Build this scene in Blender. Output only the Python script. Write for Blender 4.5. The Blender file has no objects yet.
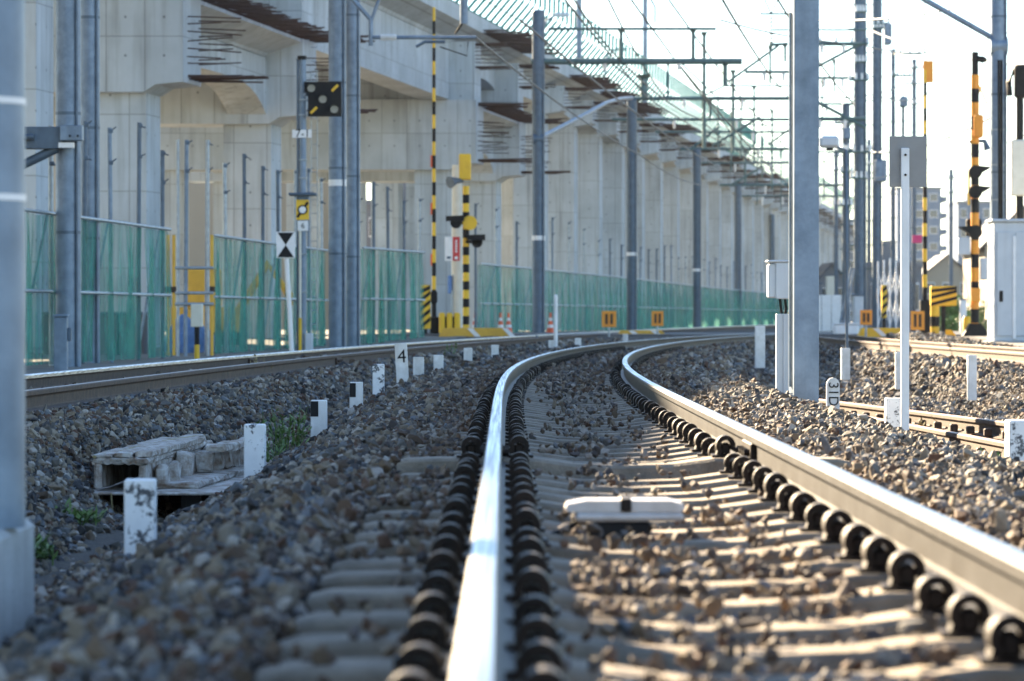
import bpy, bmesh, math, random
import numpy as np
from mathutils import Vector, Matrix, Euler

random.seed(7)
rng = np.random.default_rng(7)
S = bpy.context.scene
COL = S.collection
PI = math.pi
R = math.radians

# ------------------------------------------------------------------ camera, world, sun, exposure
F, PX0, PY0, EYE = 3600.0, 505.0, 316.0, 0.675      # focal length in pixels, vanishing point, eye height above the sleepers
cam = bpy.data.objects.new('camera', bpy.data.cameras.new('camera'))
COL.objects.link(cam)
S.camera = cam
cam.location = (0, 0, EYE)
cam.rotation_euler = (PI / 2 - math.atan(24.5 / F), 0, -math.atan(7 / F))
cam.data.sensor_width = 36
cam.data.lens = F / 1024 * 36
cam.data.clip_start = 0.1
cam.data.clip_end = 6000
cam.data.dof.use_dof = True
cam.data.dof.focus_distance = 26
cam.data.dof.aperture_fstop = 5.4

SUN_DIR = Vector((13.55, -20.0, -11.4)).normalized()   # the way the light travels
world = bpy.data.worlds.new('World')
S.world = world
world.use_nodes = True
wn = world.node_tree.nodes
sky = wn.new('ShaderNodeTexSky')
sky.sky_type = 'NISHITA'
sky.sun_disc = False
sky.sun_elevation = math.asin(-SUN_DIR.z)
sky.sun_rotation = math.atan2(-SUN_DIR.x, -SUN_DIR.y)
sky.air_density = 1.0
sky.dust_density = 0.1
sky.ozone_density = 2.2
world.node_tree.links.new(sky.outputs[0], wn['Background'].inputs[0])
wn['Background'].inputs[1].default_value = 0.05
sun = bpy.data.objects.new('sun', bpy.data.lights.new('sun', 'SUN'))
COL.objects.link(sun)
sun.data.energy = 4.8
sun.data.angle = R(0.53)
sun.data.color = (1.0, 0.80, 0.54)
sun.rotation_euler = SUN_DIR.to_track_quat('-Z', 'Y').to_euler()
sun.location = (-40, 60, 60)
S.view_settings.view_transform = 'Standard'
S.view_settings.look = 'None'
S.view_settings.gamma = 1
S.view_settings.exposure = 2.95
S.view_settings.use_curve_mapping = False


def WX(x, Y):
    return (x - PX0) * Y / F


def WZ(y, Y):
    return EYE - (y - PY0) * Y / F


# ------------------------------------------------------------------ materials
M = {}


def nd(nt, typ, **kw):
    n = nt.nodes.new(typ)
    for k, v in kw.items():
        setattr(n, k, v)
    return n


def mat(name, c1, c2=None, scale=4.0, rough=0.7, metal=0.0, bump=0.0, bscale=40.0, streak=0.0, rand=0.0, panels=0.0, rough2=None, alpha=None, spec=0.5):
    m = bpy.data.materials.new(name)
    m.use_nodes = True
    nt = m.node_tree
    L = nt.links.new
    b = nt.nodes['Principled BSDF']
    b.inputs['Metallic'].default_value = metal
    b.inputs['Roughness'].default_value = rough
    b.inputs['Specular IOR Level'].default_value = spec
    c2 = c2 or tuple(v * 0.75 for v in c1)
    geo = nd(nt, 'ShaderNodeNewGeometry')
    pos = geo.outputs['Position']
    no = nd(nt, 'ShaderNodeTexNoise')
    no.inputs['Scale'].default_value = scale
    no.inputs['Detail'].default_value = 8
    no.inputs['Roughness'].default_value = 0.62
    L(pos, no.inputs['Vector'])
    rp = nd(nt, 'ShaderNodeValToRGB')
    rp.color_ramp.elements[0].position = 0.34
    rp.color_ramp.elements[1].position = 0.66
    rp.color_ramp.elements[0].color = (*c2, 1)
    rp.color_ramp.elements[1].color = (*c1, 1)
    L(no.outputs['Fac'], rp.inputs['Fac'])
    col = rp.outputs['Color']

    def mul(col, fac_socket, dark):
        mx = nd(nt, 'ShaderNodeMix', data_type='RGBA', blend_type='MULTIPLY')
        mx.inputs[7].default_value = (*dark, 1)
        L(fac_socket, mx.inputs[0])
        L(col, mx.inputs[6])
        return mx.outputs[2]

    if streak:
        mp = nd(nt, 'ShaderNodeMapping')
        mp.inputs['Scale'].default_value = (3.2, 3.2, 0.22)
        L(pos, mp.inputs['Vector'])
        n2 = nd(nt, 'ShaderNodeTexNoise')
        n2.inputs['Scale'].default_value = 1.6
        n2.inputs['Detail'].default_value = 6
        L(mp.outputs[0], n2.inputs['Vector'])
        mr = nd(nt, 'ShaderNodeMapRange')
        mr.inputs[1].default_value = 0.48
        mr.inputs[2].default_value = 0.72
        mr.inputs[4].default_value = streak
        L(n2.outputs['Fac'], mr.inputs[0])
        col = mul(col, mr.outputs[0], (0.42, 0.38, 0.33))
    if panels:
        sx = nd(nt, 'ShaderNodeSeparateXYZ')
        L(pos, sx.inputs[0])
        ad = nd(nt, 'ShaderNodeMath', operation='ADD')
        L(sx.outputs[0], ad.inputs[0])
        L(sx.outputs[1], ad.inputs[1])
        cb = nd(nt, 'ShaderNodeCombineXYZ')
        L(ad.outputs[0], cb.inputs[0])
        L(sx.outputs[2], cb.inputs[1])
        br = nd(nt, 'ShaderNodeTexBrick')
        br.inputs['Scale'].default_value = 1
        br.inputs['Mortar Size'].default_value = 0.014
        br.inputs['Brick Width'].default_value = 0.9
        br.inputs['Row Height'].default_value = 1.8
        br.inputs['Color1'].default_value = (0, 0, 0, 1)
        br.inputs['Color2'].default_value = (0.35, 0.35, 0.35, 1)
        br.inputs['Mortar'].default_value = (1, 1, 1, 1)
        br.offset = 0.0
        L(cb.outputs[0], br.inputs['Vector'])
        pm = nd(nt, 'ShaderNodeMath', operation='MULTIPLY')
        pm.inputs[1].default_value = panels
        L(br.outputs['Color'], pm.inputs[0])
        col = mul(col, pm.outputs[0], (0.5, 0.48, 0.45))
        # cone holes left by the shuttering ties
        fr = nd(nt, 'ShaderNodeVectorMath', operation='FRACTION')
        sc = nd(nt, 'ShaderNodeVectorMath', operation='MULTIPLY')
        sc.inputs[1].default_value = (1 / 0.9, 1 / 0.9, 0)
        L(cb.outputs[0], sc.inputs[0])
        L(sc.outputs[0], fr.inputs[0])
        ds = nd(nt, 'ShaderNodeVectorMath', operation='DISTANCE')
        ds.inputs[1].default_value = (0.5, 0.5, 0)
        L(fr.outputs[0], ds.inputs[0])
        lt = nd(nt, 'ShaderNodeMath', operation='LESS_THAN')
        lt.inputs[1].default_value = 0.035
        L(ds.outputs['Value'], lt.inputs[0])
        l2 = nd(nt, 'ShaderNodeMath', operation='MULTIPLY')
        l2.inputs[1].default_value = 0.8
        L(lt.outputs[0], l2.inputs[0])
        col = mul(col, l2.outputs[0], (0.3, 0.3, 0.3))
    if rand:
        oi = nd(nt, 'ShaderNodeObjectInfo')
        mr = nd(nt, 'ShaderNodeMapRange')
        mr.inputs[3].default_value = 0.0
        mr.inputs[4].default_value = rand
        L(oi.outputs['Random'], mr.inputs[0])
        col = mul(col, mr.outputs[0], (0.35, 0.33, 0.3))
    L(col, b.inputs['Base Color'])
    if rough2 is not None:
        n3 = nd(nt, 'ShaderNodeTexNoise')
        n3.inputs['Scale'].default_value = scale * 2.3
        n3.inputs['Detail'].default_value = 5
        L(pos, n3.inputs['Vector'])
        mr = nd(nt, 'ShaderNodeMapRange')
        mr.inputs[1].default_value = 0.3
        mr.inputs[2].default_value = 0.7
        mr.inputs[3].default_value = rough
        mr.inputs[4].default_value = rough2
        L(n3.outputs['Fac'], mr.inputs[0])
        L(mr.outputs[0], b.inputs['Roughness'])
    if bump:
        n4 = nd(nt, 'ShaderNodeTexNoise')
        n4.inputs['Scale'].default_value = bscale
        n4.inputs['Detail'].default_value = 6
        L(pos, n4.inputs['Vector'])
        bp = nd(nt, 'ShaderNodeBump')
        bp.inputs['Strength'].default_value = bump
        bp.inputs['Distance'].default_value = 0.02
        L(n4.outputs['Fac'], bp.inputs['Height'])
        L(bp.outputs[0], b.inputs['Normal'])
    if alpha is not None:
        b.inputs['Alpha'].default_value = alpha
    M[name] = m
    return m


mat('concrete', (0.48, 0.535, 0.58), (0.37, 0.415, 0.45), 0.5, 0.85, streak=0.4, panels=0.75, bump=0.15, bscale=9)
mat('concrete_warm', (0.50, 0.45, 0.37), (0.42, 0.37, 0.30), 0.6, 0.85, streak=0.35, panels=0.4)
mat('concrete_base', (0.44, 0.45, 0.45), (0.33, 0.335, 0.33), 6, 0.85, streak=0.5, bump=0.3, bscale=60)
mat('sleeper_concrete', (0.30, 0.25, 0.19), (0.165, 0.135, 0.10), 9, 0.85, bump=0.35, bscale=90, rand=0.45)
mat('galvanised', (0.205, 0.27, 0.35), (0.13, 0.178, 0.24), 5, 0.5, 0.35, streak=0.35, bump=0.05)
mat('galvanised_dark', (0.10, 0.145, 0.20), (0.07, 0.10, 0.14), 5, 0.5, 0.35, streak=0.3)
mat('pipe', (0.36, 0.41, 0.45), (0.24, 0.28, 0.31), 7, 0.45, 0.5)
mat('rail_side', (0.036, 0.033, 0.032), (0.010, 0.007, 0.005), 5, 0.55, 0.0, spec=0.25, streak=0.3, bump=0.1, bscale=120)
mat('rail_rust', (0.085, 0.05, 0.033), (0.035, 0.021, 0.015), 12, 0.75, 0.1, bump=0.15, bscale=120)
mat('rail_head', (0.58, 0.60, 0.63), (0.42, 0.43, 0.45), 6, 0.26, 1.0, rough2=0.42)
m = mat('rail_head', (0.52, 0.54, 0.57), (0.38, 0.39, 0.41), 6, 0.24, 1.0)
nt = m.node_tree
g = nd(nt, 'ShaderNodeNewGeometry')
mp = nd(nt, 'ShaderNodeMapping')
mp.inputs['Scale'].default_value = (70, 0.35, 70)
n1 = nd(nt, 'ShaderNodeTexNoise')
n1.inputs['Scale'].default_value = 1.5
n1.inputs['Detail'].default_value = 6
rp = nd(nt, 'ShaderNodeValToRGB')
rp.color_ramp.elements[0].position = 0.38
rp.color_ramp.elements[1].position = 0.6
rp.color_ramp.elements[0].color = (0.20, 0.20, 0.21, 1)
rp.color_ramp.elements[1].color = (0.62, 0.64, 0.67, 1)
mr = nd(nt, 'ShaderNodeMapRange')
mr.inputs[3].default_value = 0.5
mr.inputs[4].default_value = 0.2
nt.links.new(g.outputs['Position'], mp.inputs[0])
nt.links.new(mp.outputs[0], n1.inputs['Vector'])
nt.links.new(n1.outputs['Fac'], rp.inputs[0])
nt.links.new(n1.outputs['Fac'], mr.inputs[0])
nt.links.new(rp.outputs[0], nt.nodes['Principled BSDF'].inputs['Base Color'])
nt.links.new(mr.outputs[0], nt.nodes['Principled BSDF'].inputs['Roughness'])
mat('rail_head_dull', (0.20, 0.14, 0.10), (0.12, 0.08, 0.055), 8, 0.4, 0.4)
mat('rail_head_rust', (0.50, 0.33, 0.22), (0.36, 0.22, 0.14), 8, 0.5, 0.3)
mat('clip_steel', (0.028, 0.016, 0.010), (0.008, 0.005, 0.004), 30, 0.58, 0.0, spec=0.22, rand=0.3)
mat('insulator_brown', (0.09, 0.05, 0.03), None, 20, 0.35)
mat('black', (0.010, 0.010, 0.011), (0.016, 0.016, 0.017), 8, 0.6, spec=0.2)
mat('rubber', (0.03, 0.03, 0.03), None, 8, 0.8)
mat('yellow', (0.80, 0.50, 0.02), (0.68, 0.40, 0.02), 4, 0.5)
mat('orange', (0.85, 0.33, 0.02), (0.75, 0.26, 0.02), 4, 0.5)
mat('ochre', (0.72, 0.44, 0.06), (0.58, 0.34, 0.05), 3, 0.7)
mat('cone_red', (0.80, 0.12, 0.03), None, 4, 0.5)
mat('red', (0.62, 0.04, 0.04), None, 4, 0.5)
mat('white', (0.80, 0.80, 0.80), (0.70, 0.70, 0.70), 5, 0.5)
mat('white_dirty', (0.78, 0.78, 0.77), (0.62, 0.61, 0.58), 9, 0.65, streak=0.4)
mat('cream', (0.70, 0.66, 0.56), (0.62, 0.58, 0.48), 5, 0.6)
mat('cabinet_grey', (0.52, 0.56, 0.60), (0.46, 0.50, 0.54), 3, 0.45, streak=0.2)
mat('sign_back', (0.27, 0.265, 0.26), (0.24, 0.235, 0.23), 10, 0.6, 0.2)
mat('plastic_white', (0.62, 0.58, 0.55), (0.46, 0.41, 0.37), 12, 0.4, streak=0.2)
mat('lamp_glass', (0.20, 0.20, 0.20), None, 10, 0.15)
mat('blue_tarp', (0.14, 0.26, 0.52), (0.08, 0.18, 0.42), 5, 0.5)
mat('porcelain', (0.82, 0.82, 0.80), None, 5, 0.2)
mat('rebar', (0.085, 0.05, 0.04), (0.05, 0.03, 0.025), 5, 0.85)
mat('teal_paint', (0.03, 0.20, 0.18), (0.025, 0.16, 0.15), 3, 0.5)
mat('wood_weathered', (0.62, 0.60, 0.56), (0.21, 0.135, 0.085), 12, 0.85, streak=0.8, bump=0.5, bscale=70)
mat('asphalt', (0.13, 0.13, 0.13), (0.09, 0.09, 0.09), 5, 0.85)
mat('dirt', (0.19, 0.18, 0.16), (0.12, 0.112, 0.10), 0.7, 0.95, bump=0.5, bscale=12)
mat('bed', (0.075, 0.065, 0.055), (0.03, 0.026, 0.022), 22, 0.95, bump=1.0, bscale=26)
mat('leaf', (0.13, 0.22, 0.045), (0.07, 0.13, 0.025), 3, 0.6)
mat('leaf_dry', (0.33, 0.27, 0.13), (0.24, 0.19, 0.08), 9, 0.7)
mat('facade_blue', (0.12, 0.17, 0.24), (0.10, 0.145, 0.21), 0.1, 0.8)
mat('facade_grey', (0.17, 0.18, 0.20), (0.14, 0.15, 0.165), 0.1, 0.8)
mat('facade_beige', (0.36, 0.31, 0.235), (0.32, 0.27, 0.205), 0.1, 0.8)
mat('roof_dark', (0.11, 0.11, 0.12), (0.08, 0.08, 0.09), 0.5, 0.7)
mat('window_glass', (0.05, 0.07, 0.09), None, 0.5, 0.12)
mat('wire', (0.06, 0.07, 0.08), None, 1, 0.5, 0.5)
mat('teal_wire', (0.10, 0.17, 0.17), (0.08, 0.13, 0.13), 2, 0.55, 0.4)
mat('magenta', (0.6, 0.05, 0.2), None, 2, 0.6)

# chipped white paint: dark blotches with a shape of their own
m = mat('white_chipped', (0.80, 0.81, 0.82), (0.70, 0.71, 0.72), 9, 0.6)
nt = m.node_tree
g = nd(nt, 'ShaderNodeNewGeometry')
n1 = nd(nt, 'ShaderNodeTexNoise')
n1.inputs['Scale'].default_value = 13
n1.inputs['Detail'].default_value = 9
n1.inputs['Roughness'].default_value = 0.75
nt.links.new(g.outputs['Position'], n1.inputs['Vector'])
mr = nd(nt, 'ShaderNodeMapRange')
mr.inputs[1].default_value = 0.535
mr.inputs[2].default_value = 0.57
nt.links.new(n1.outputs['Fac'], mr.inputs[0])
mx = nd(nt, 'ShaderNodeMix', data_type='RGBA')
mx.inputs[7].default_value = (0.06, 0.065, 0.075, 1)
b = nt.nodes['Principled BSDF']
src = b.inputs['Base Color'].links[0].from_socket
nt.links.new(mr.outputs[0], mx.inputs[0])
nt.links.new(src, mx.inputs[6])
nt.links.new(mx.outputs[2], b.inputs['Base Color'])

# construction netting: woven, so part of the light goes through
m = mat('net', (0.06, 0.32, 0.255), (0.035, 0.20, 0.16), 1.5, 0.8)
nt = m.node_tree
b = nt.nodes['Principled BSDF']
g = nd(nt, 'ShaderNodeNewGeometry')
mp = nd(nt, 'ShaderNodeMapping')
mp.inputs['Scale'].default_value = (5, 5, 0.5)
n1 = nd(nt, 'ShaderNodeTexNoise')
n1.inputs['Scale'].default_value = 1.2
n1.inputs['Detail'].default_value = 4
mr = nd(nt, 'ShaderNodeMapRange')
mr.inputs[1].default_value = 0.3
mr.inputs[2].default_value = 0.7
mr.inputs[3].default_value = 0.26
mr.inputs[4].default_value = 0.74
nt.links.new(g.outputs['Position'], mp.inputs[0])
nt.links.new(mp.outputs[0], n1.inputs['Vector'])
nt.links.new(n1.outputs['Fac'], mr.inputs[0])
tr = nd(nt, 'ShaderNodeBsdfTransparent')
tl = nd(nt, 'ShaderNodeBsdfTranslucent')
tl.inputs[0].default_value = (0.04, 0.22, 0.17, 1)
m1 = nd(nt, 'ShaderNodeMixShader')
m1.inputs[0].default_value = 0.15
m2 = nd(nt, 'ShaderNodeMixShader')
out = nt.nodes['Material Output']
nt.links.new(b.outputs[0], m1.inputs[1])
nt.links.new(tl.outputs[0], m1.inputs[2])
nt.links.new(mr.outputs[0], m2.inputs[0])
nt.links.new(tr.outputs[0], m2.inputs[1])
nt.links.new(m1.outputs[0], m2.inputs[2])
nt.links.new(m2.outputs[0], out.inputs['Surface'])

# ballast stone: every stone picks its own tint
m = bpy.data.materials.new('stone')
m.use_nodes = True
M['stone'] = m
nt = m.node_tree
b = nt.nodes['Principled BSDF']
b.inputs['Roughness'].default_value = 0.8
oi = nd(nt, 'ShaderNodeObjectInfo')
rp = nd(nt, 'ShaderNodeValToRGB')
rp.color_ramp.interpolation = 'CONSTANT'
tints = [(0.05, 0.05, 0.055), (0.12, 0.118, 0.115), (0.2, 0.155, 0.105), (0.085, 0.055, 0.035), (0.03, 0.027, 0.026), (0.15, 0.165, 0.18), (0.28, 0.235, 0.175), (0.1, 0.09, 0.075), (0.1, 0.05, 0.028), (0.21, 0.18, 0.14), (0.38, 0.35, 0.31), (0.13, 0.095, 0.062)]
el = rp.color_ramp.elements
while len(el) < len(tints):
    el.new(0.5)
for i, t in enumerate(tints):
    el[i].position = i / len(tints)
    el[i].color = (*t, 1)
nt.links.new(oi.outputs['Random'], rp.inputs['Fac'])
g = nd(nt, 'ShaderNodeNewGeometry')
n1 = nd(nt, 'ShaderNodeTexNoise')
n1.inputs['Scale'].default_value = 45
n1.inputs['Detail'].default_value = 6
nt.links.new(g.outputs['Position'], n1.inputs['Vector'])
mr = nd(nt, 'ShaderNodeMapRange')
mr.inputs[1].default_value = 0.35
mr.inputs[2].default_value = 0.7
mr.inputs[4].default_value = 0.6
nt.links.new(n1.outputs['Fac'], mr.inputs[0])
mx = nd(nt, 'ShaderNodeMix', data_type='RGBA', blend_type='MULTIPLY')
mx.inputs[7].default_value = (0.55, 0.48, 0.40, 1)
nt.links.new(mr.outputs[0], mx.inputs[0])
nt.links.new(rp.outputs[0], mx.inputs[6])
ra = nd(nt, 'ShaderNodeAttribute', attribute_type='INSTANCER', attribute_name='rust')
m3 = nd(nt, 'ShaderNodeMix', data_type='RGBA')          # brake and rust dust lies thicker beside the rails
m3.inputs[7].default_value = (0.13, 0.07, 0.035, 1)
nt.links.new(ra.outputs['Fac'], m3.inputs[0])
nt.links.new(mx.outputs[2], m3.inputs[6])
nt.links.new(m3.outputs[2], b.inputs['Base Color'])
bp = nd(nt, 'ShaderNodeBump')
bp.inputs['Strength'].default_value = 0.5
bp.inputs['Distance'].default_value = 0.006
nt.links.new(n1.outputs['Fac'], bp.inputs['Height'])
nt.links.new(bp.outputs[0], b.inputs['Normal'])


# ------------------------------------------------------------------ mesh helpers
class MB:
    def __init__(s):
        s.v, s.f, s.m, s.sm = [], [], [], []

    def add(s, vs, fs, mi=0, sm=False):
        o = len(s.v)
        s.v += [tuple(v) for v in vs]
        for f in fs:
            s.f.append(tuple(o + i for i in f))
            s.m.append(mi)
            s.sm.append(sm)
        return s

    def box(s, x0, x1, y0, y1, z0, z1, mi=0, T=None):
        vs = [Vector((x, y, z)) for z in (z0, z1) for y in (y0, y1) for x in (x0, x1)]
        if T is not None:
            vs = [T @ v for v in vs]
        return s.add(vs, [(0, 2, 3, 1), (4, 5, 7, 6), (0, 1, 5, 4), (2, 6, 7, 3), (0, 4, 6, 2), (1, 3, 7, 5)], mi)

    def bbox(s, x0, x1, y0, y1, z0, z1, c=0.01, mi=0, T=None):      # box with chamfered edges
        vs, idx = [], {}
        X, Yv, Z = (x0, x1), (y0, y1), (z0, z1)
        for i in (0, 1):
            for j in (0, 1):
                for k in (0, 1):
                    p = (X[i], Yv[j], Z[k])
                    for a in range(3):
                        q = [p[t] + (0 if t == a else (c if (i, j, k)[t] == 0 else -c)) for t in range(3)]
                        idx[i, j, k, a] = len(vs)
                        vs.append(Vector(q))
        fs = []
        for a in range(3):
            b_, c_ = (a + 1) % 3, (a + 2) % 3
            for sd in (0, 1):
                q = []
                for (u, w) in ((0, 0), (1, 0), (1, 1), (0, 1)):
                    t = [0, 0, 0]
                    t[a], t[b_], t[c_] = sd, u, w
                    q.append(idx[t[0], t[1], t[2], a])
                fs.append(tuple(q if sd else q[::-1]))
        for a in range(3):                                        # edges along axis a
            b_, c_ = (a + 1) % 3, (a + 2) % 3
            for u in (0, 1):
                for w in (0, 1):
                    t0, t1 = [0] * 3, [0] * 3
                    t0[a], t1[a] = 0, 1
                    t0[b_] = t1[b_] = u
                    t0[c_] = t1[c_] = w
                    fs.append((idx[(*t0, b_)], idx[(*t1, b_)], idx[(*t1, c_)], idx[(*t0, c_)]))
        for i in (0, 1):
            for j in (0, 1):
                for k in (0, 1):
                    fs.append((idx[i, j, k, 0], idx[i, j, k, 1], idx[i, j, k, 2]))
        if T is not None:
            vs = [T @ v for v in vs]
        return s.add(vs, fs, mi)

    def tube(s, pts, r, n=8, mi=0, cap=True, sm=True):
        pts = [Vector(p) for p in pts]
        rs = r if isinstance(r, (list, tuple)) else [r] * len(pts)
        rings = []
        up = None
        for i, p in enumerate(pts):
            d = (pts[min(i + 1, len(pts) - 1)] - pts[max(i - 1, 0)]).normalized()
            if up is None or abs(d.dot(up)) > 0.95:
                up = Vector((0, 0, 1)) if abs(d.z) < 0.9 else Vector((1, 0, 0))
            a = d.cross(up).normalized()
            c = a.cross(d).normalized()
            rings.append([p + (a * math.cos(2 * PI * k / n) + c * math.sin(2 * PI * k / n)) * rs[i] for k in range(n)])
        vs = [v for q in rings for v in q]
        fs = []
        for i in range(len(pts) - 1):
            for k in range(n):
                fs.append((i * n + k, i * n + (k + 1) % n, (i + 1) * n + (k + 1) % n, (i + 1) * n + k))
        s.add(vs, fs, mi, sm)
        if cap:
            s.add(rings[0], [tuple(range(n))[::-1]], mi)
            s.add(rings[-1], [tuple(range(n))], mi)
        return s

    def prism(s, poly, d, T, mi=0):          # polygon in local (x, z), extruded d along local y
        n = len(poly)
        vs = [T @ Vector((p[0], 0, p[1])) for p in poly] + [T @ Vector((p[0], d, p[1])) for p in poly]
        fs = [tuple(range(n)), tuple(range(2 * n - 1, n - 1, -1))]
        fs += [(i, n + i, n + (i + 1) % n, (i + 1) % n) for i in range(n)]
        return s.add(vs, fs, mi)

    def sweep(s, sections, mis=None, closed=True, caps=True, sm=False):
        n = len(sections[0])
        o = len(s.v)
        for q in sections:
            s.v += [tuple(v) for v in q]
        for i in range(len(sections) - 1):
            for k in range(n if closed else n - 1):
                a, b2 = o + i * n + k, o + i * n + (k + 1) % n
                s.f.append((a, b2, b2 + n, a + n))
                s.m.append(mis[k] if mis else 0)
                s.sm.append(sm)
        if caps:
            s.f.append(tuple(o + k for k in range(n))[::-1])
            s.m.append(0)
            s.sm.append(False)
            e = o + (len(sections) - 1) * n
            s.f.append(tuple(e + k for k in range(n)))
            s.m.append(0)
            s.sm.append(False)
        return s

    def mesh(s, name, mats):
        me = bpy.data.meshes.new(name)
        me.from_pydata(s.v, [], s.f)
        for q in (mats if isinstance(mats, (list, tuple)) else [mats]):
            me.materials.append(M[q])
        me.polygons.foreach_set('material_index', s.m)
        me.polygons.foreach_set('use_smooth', s.sm)
        bm = bmesh.new()
        bm.from_mesh(me)
        bmesh.ops.recalc_face_normals(bm, faces=bm.faces)
        bm.to_mesh(me)
        bm.free()
        me.update()
        return me

    def build(s, name, mats, parent=None):
        return link(name, s.mesh(name, mats), parent)


def link(name, me, parent=None, loc=(0, 0, 0), rz=0.0):
    o = bpy.data.objects.new(name, me)
    COL.objects.link(o)
    o.parent = parent
    o.location = loc
    o.rotation_euler = (0, 0, rz)
    return o


def tag(o, label=None, cat=None, group=None, kind=None):
    if label:
        o['label'] = label
    if cat:
        o['category'] = cat
    if group:
        o['group'] = group
    if kind:
        o['kind'] = kind
    return o


def thing(name, label, cat, loc=(0, 0, 0), rz=0.0, group=None):
    return tag(link(name, None, None, loc, rz), label, cat, group, 'thing')


def copy_tree(o, parent=None):
    c = o.copy()
    COL.objects.link(c)
    c.parent = parent
    for ch in o.children:
        copy_tree(ch, c)
    return c


def lettering(s, size, parent, loc, rot, mt='black', align='CENTER'):
    cu = bpy.data.curves.new('lettering', 'FONT')
    cu.body = s
    cu.size = size
    cu.extrude = 0.002
    cu.align_x = align
    cu.align_y = 'CENTER'
    cu.materials.append(M[mt])
    tmp = bpy.data.objects.new('lettering_curve', cu)
    COL.objects.link(tmp)
    bpy.context.view_layer.update()
    me = bpy.data.meshes.new_from_object(tmp.evaluated_get(bpy.context.evaluated_depsgraph_get()))
    bpy.data.objects.remove(tmp)
    o = bpy.data.objects.new('lettering', me)
    COL.objects.link(o)
    o.parent = parent
    o.location = loc
    o.rotation_euler = rot
    return o


# ------------------------------------------------------------------ alignments
ZZ = np.arange(-40, 430, 0.25)


def integrate(kappa, x0, z0=0.0, s0=0.0):
    sl = s0 + np.cumsum(kappa) * 0.25
    sl -= np.interp(z0, ZZ, sl) - s0
    x = np.cumsum(sl) * 0.25
    return x - np.interp(z0, ZZ, x) + x0, sl


G2 = 0.5665                                     # half the distance between the rail head centres
xm, sm_ = integrate(np.interp(ZZ, [18, 36, 140, 180], [0, 0.0024, 0.0024, 0.0]), -0.045 + G2)
_p = np.polyfit([-40, -10, 0, 20, 31.6, 43.3, 56, 70, 92, 120, 180, 240, 300], [-5.4, -5.0, -4.85, -4.5, -4.17, -3.6, -2.8, -1.6, 0.45, 3.5, 11.2, 20.5, 31], 6)
xl = np.polyval(_p, ZZ) + G2
sl_ = np.gradient(xl, 0.25)
xr, sr_ = integrate(np.interp(ZZ, [55, 75, 140], [0, 0.0019, 0.0019]), 7.75)
sv = np.interp(ZZ, [20, 75], [0.04, 0.145])
xv, sv = np.cumsum(sv) * 0.25, sv
xv = xv - np.interp(100, ZZ, xv) + (-20.64 + 14.5)

cm = lambda z: np.interp(z, ZZ, xm)
cl = lambda z: np.interp(z, ZZ, xl)
cr = lambda z: np.interp(z, ZZ, xr)
cv = lambda z: np.interp(z, ZZ, xv)
tm = lambda z: np.interp(z, ZZ, sm_)
tl_ = lambda z: np.interp(z, ZZ, sl_)
tr_ = lambda z: np.interp(z, ZZ, sr_)


def hgt(X, Z):
    X, Z = np.asarray(X, float), np.asarray(Z, float)
    low = np.interp(Z, [0, 22, 40, 60, 95], [-0.52, -0.50, -0.33, -0.15, -0.05])
    lowr = np.interp(Z, [0, 30, 60, 95], [-0.5, -0.48, -0.35, -0.05])
    h = np.where(X < cm(Z), low, lowr)
    dm = X - cm(Z)
    bm_ = -0.035 - 0.036 * (np.abs(dm) < 1.02) - np.where(dm < 0, np.maximum(0, -dm - 1.32) * np.interp(Z, [26, 40], [0.38, 0.08]), np.maximum(0, dm - 1.75) * 0.42)
    h = np.maximum(h, bm_)
    dl = X - cl(Z)
    h = np.maximum(h, 0.0 - np.maximum(0, np.abs(dl) - 1.3) * 0.5)
    dr = X - cr(Z)
    h = np.maximum(h, -0.035 - np.maximum(0, np.abs(dr) - 1.4) * 0.42)
    h = np.where(dl < -1.3, np.maximum(h, -0.14), h)
    h = np.where(dr > 1.4, np.maximum(h, np.interp(Z, [0, 70, 90], [-0.2, -0.05, 0.16])), h)
    pit = np.clip(1.6 - np.hypot((X + 2.0) / 0.55, (Z - 21.3) / 2.9) * 1.6, 0, 1)
    h = h - 0.26 * pit * (h > -0.45)
    t = np.clip((Z - 92) / 8, 0, 1)
    h = h * (1 - t) + 0.10 * t
    far = np.clip((Z - 135) / 60, 0, 1)
    return h * (1 - far) + (-0.05) * far


# ------------------------------------------------------------------ the ground: one sheet out to the horizon
gx = np.concatenate([[-3000, -1200, -500, -200, -90, -50, -30, -20, -14], np.arange(-11, 14.01, 0.22), [17, 22, 30, 45, 70, 120, 250, 600, 1400, 3000]])
gy = np.concatenate([[-200, -60, -20, -5], np.arange(2, 60, 0.4), np.arange(60, 130, 1.2), np.arange(130, 260, 6), [280, 320, 400, 550, 800, 1300, 2200, 4500]])
GX, GY = np.meshgrid(gx, gy)
GZ = hgt(GX, GY) + 0.012 * np.sin(GX * 7.1 + 3 * np.sin(GY * 2.3)) * (np.abs(GX) < 12)
nx, ny = len(gx), len(gy)
mb = MB()
mb.v = np.stack([GX, GY, GZ], -1).reshape(-1, 3).tolist()
for j in range(ny - 1):
    yc = 0.5 * (gy[j] + gy[j + 1])
    a, b_ = cl(yc) - 3.0, cr(yc) + 3.2
    for i in range(nx - 1):
        xc = 0.5 * (gx[i] + gx[i + 1])
        mb.f.append((j * nx + i, j * nx + i + 1, (j + 1) * nx + i + 1, (j + 1) * nx + i))
        mb.m.append(0 if (a < xc < b_ and yc < 240) else 1)
        mb.sm.append(True)
tag(mb.build('ground', ['bed', 'dirt']), 'stony earth under the tracks and out to the horizon', 'ground', kind='structure')

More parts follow.
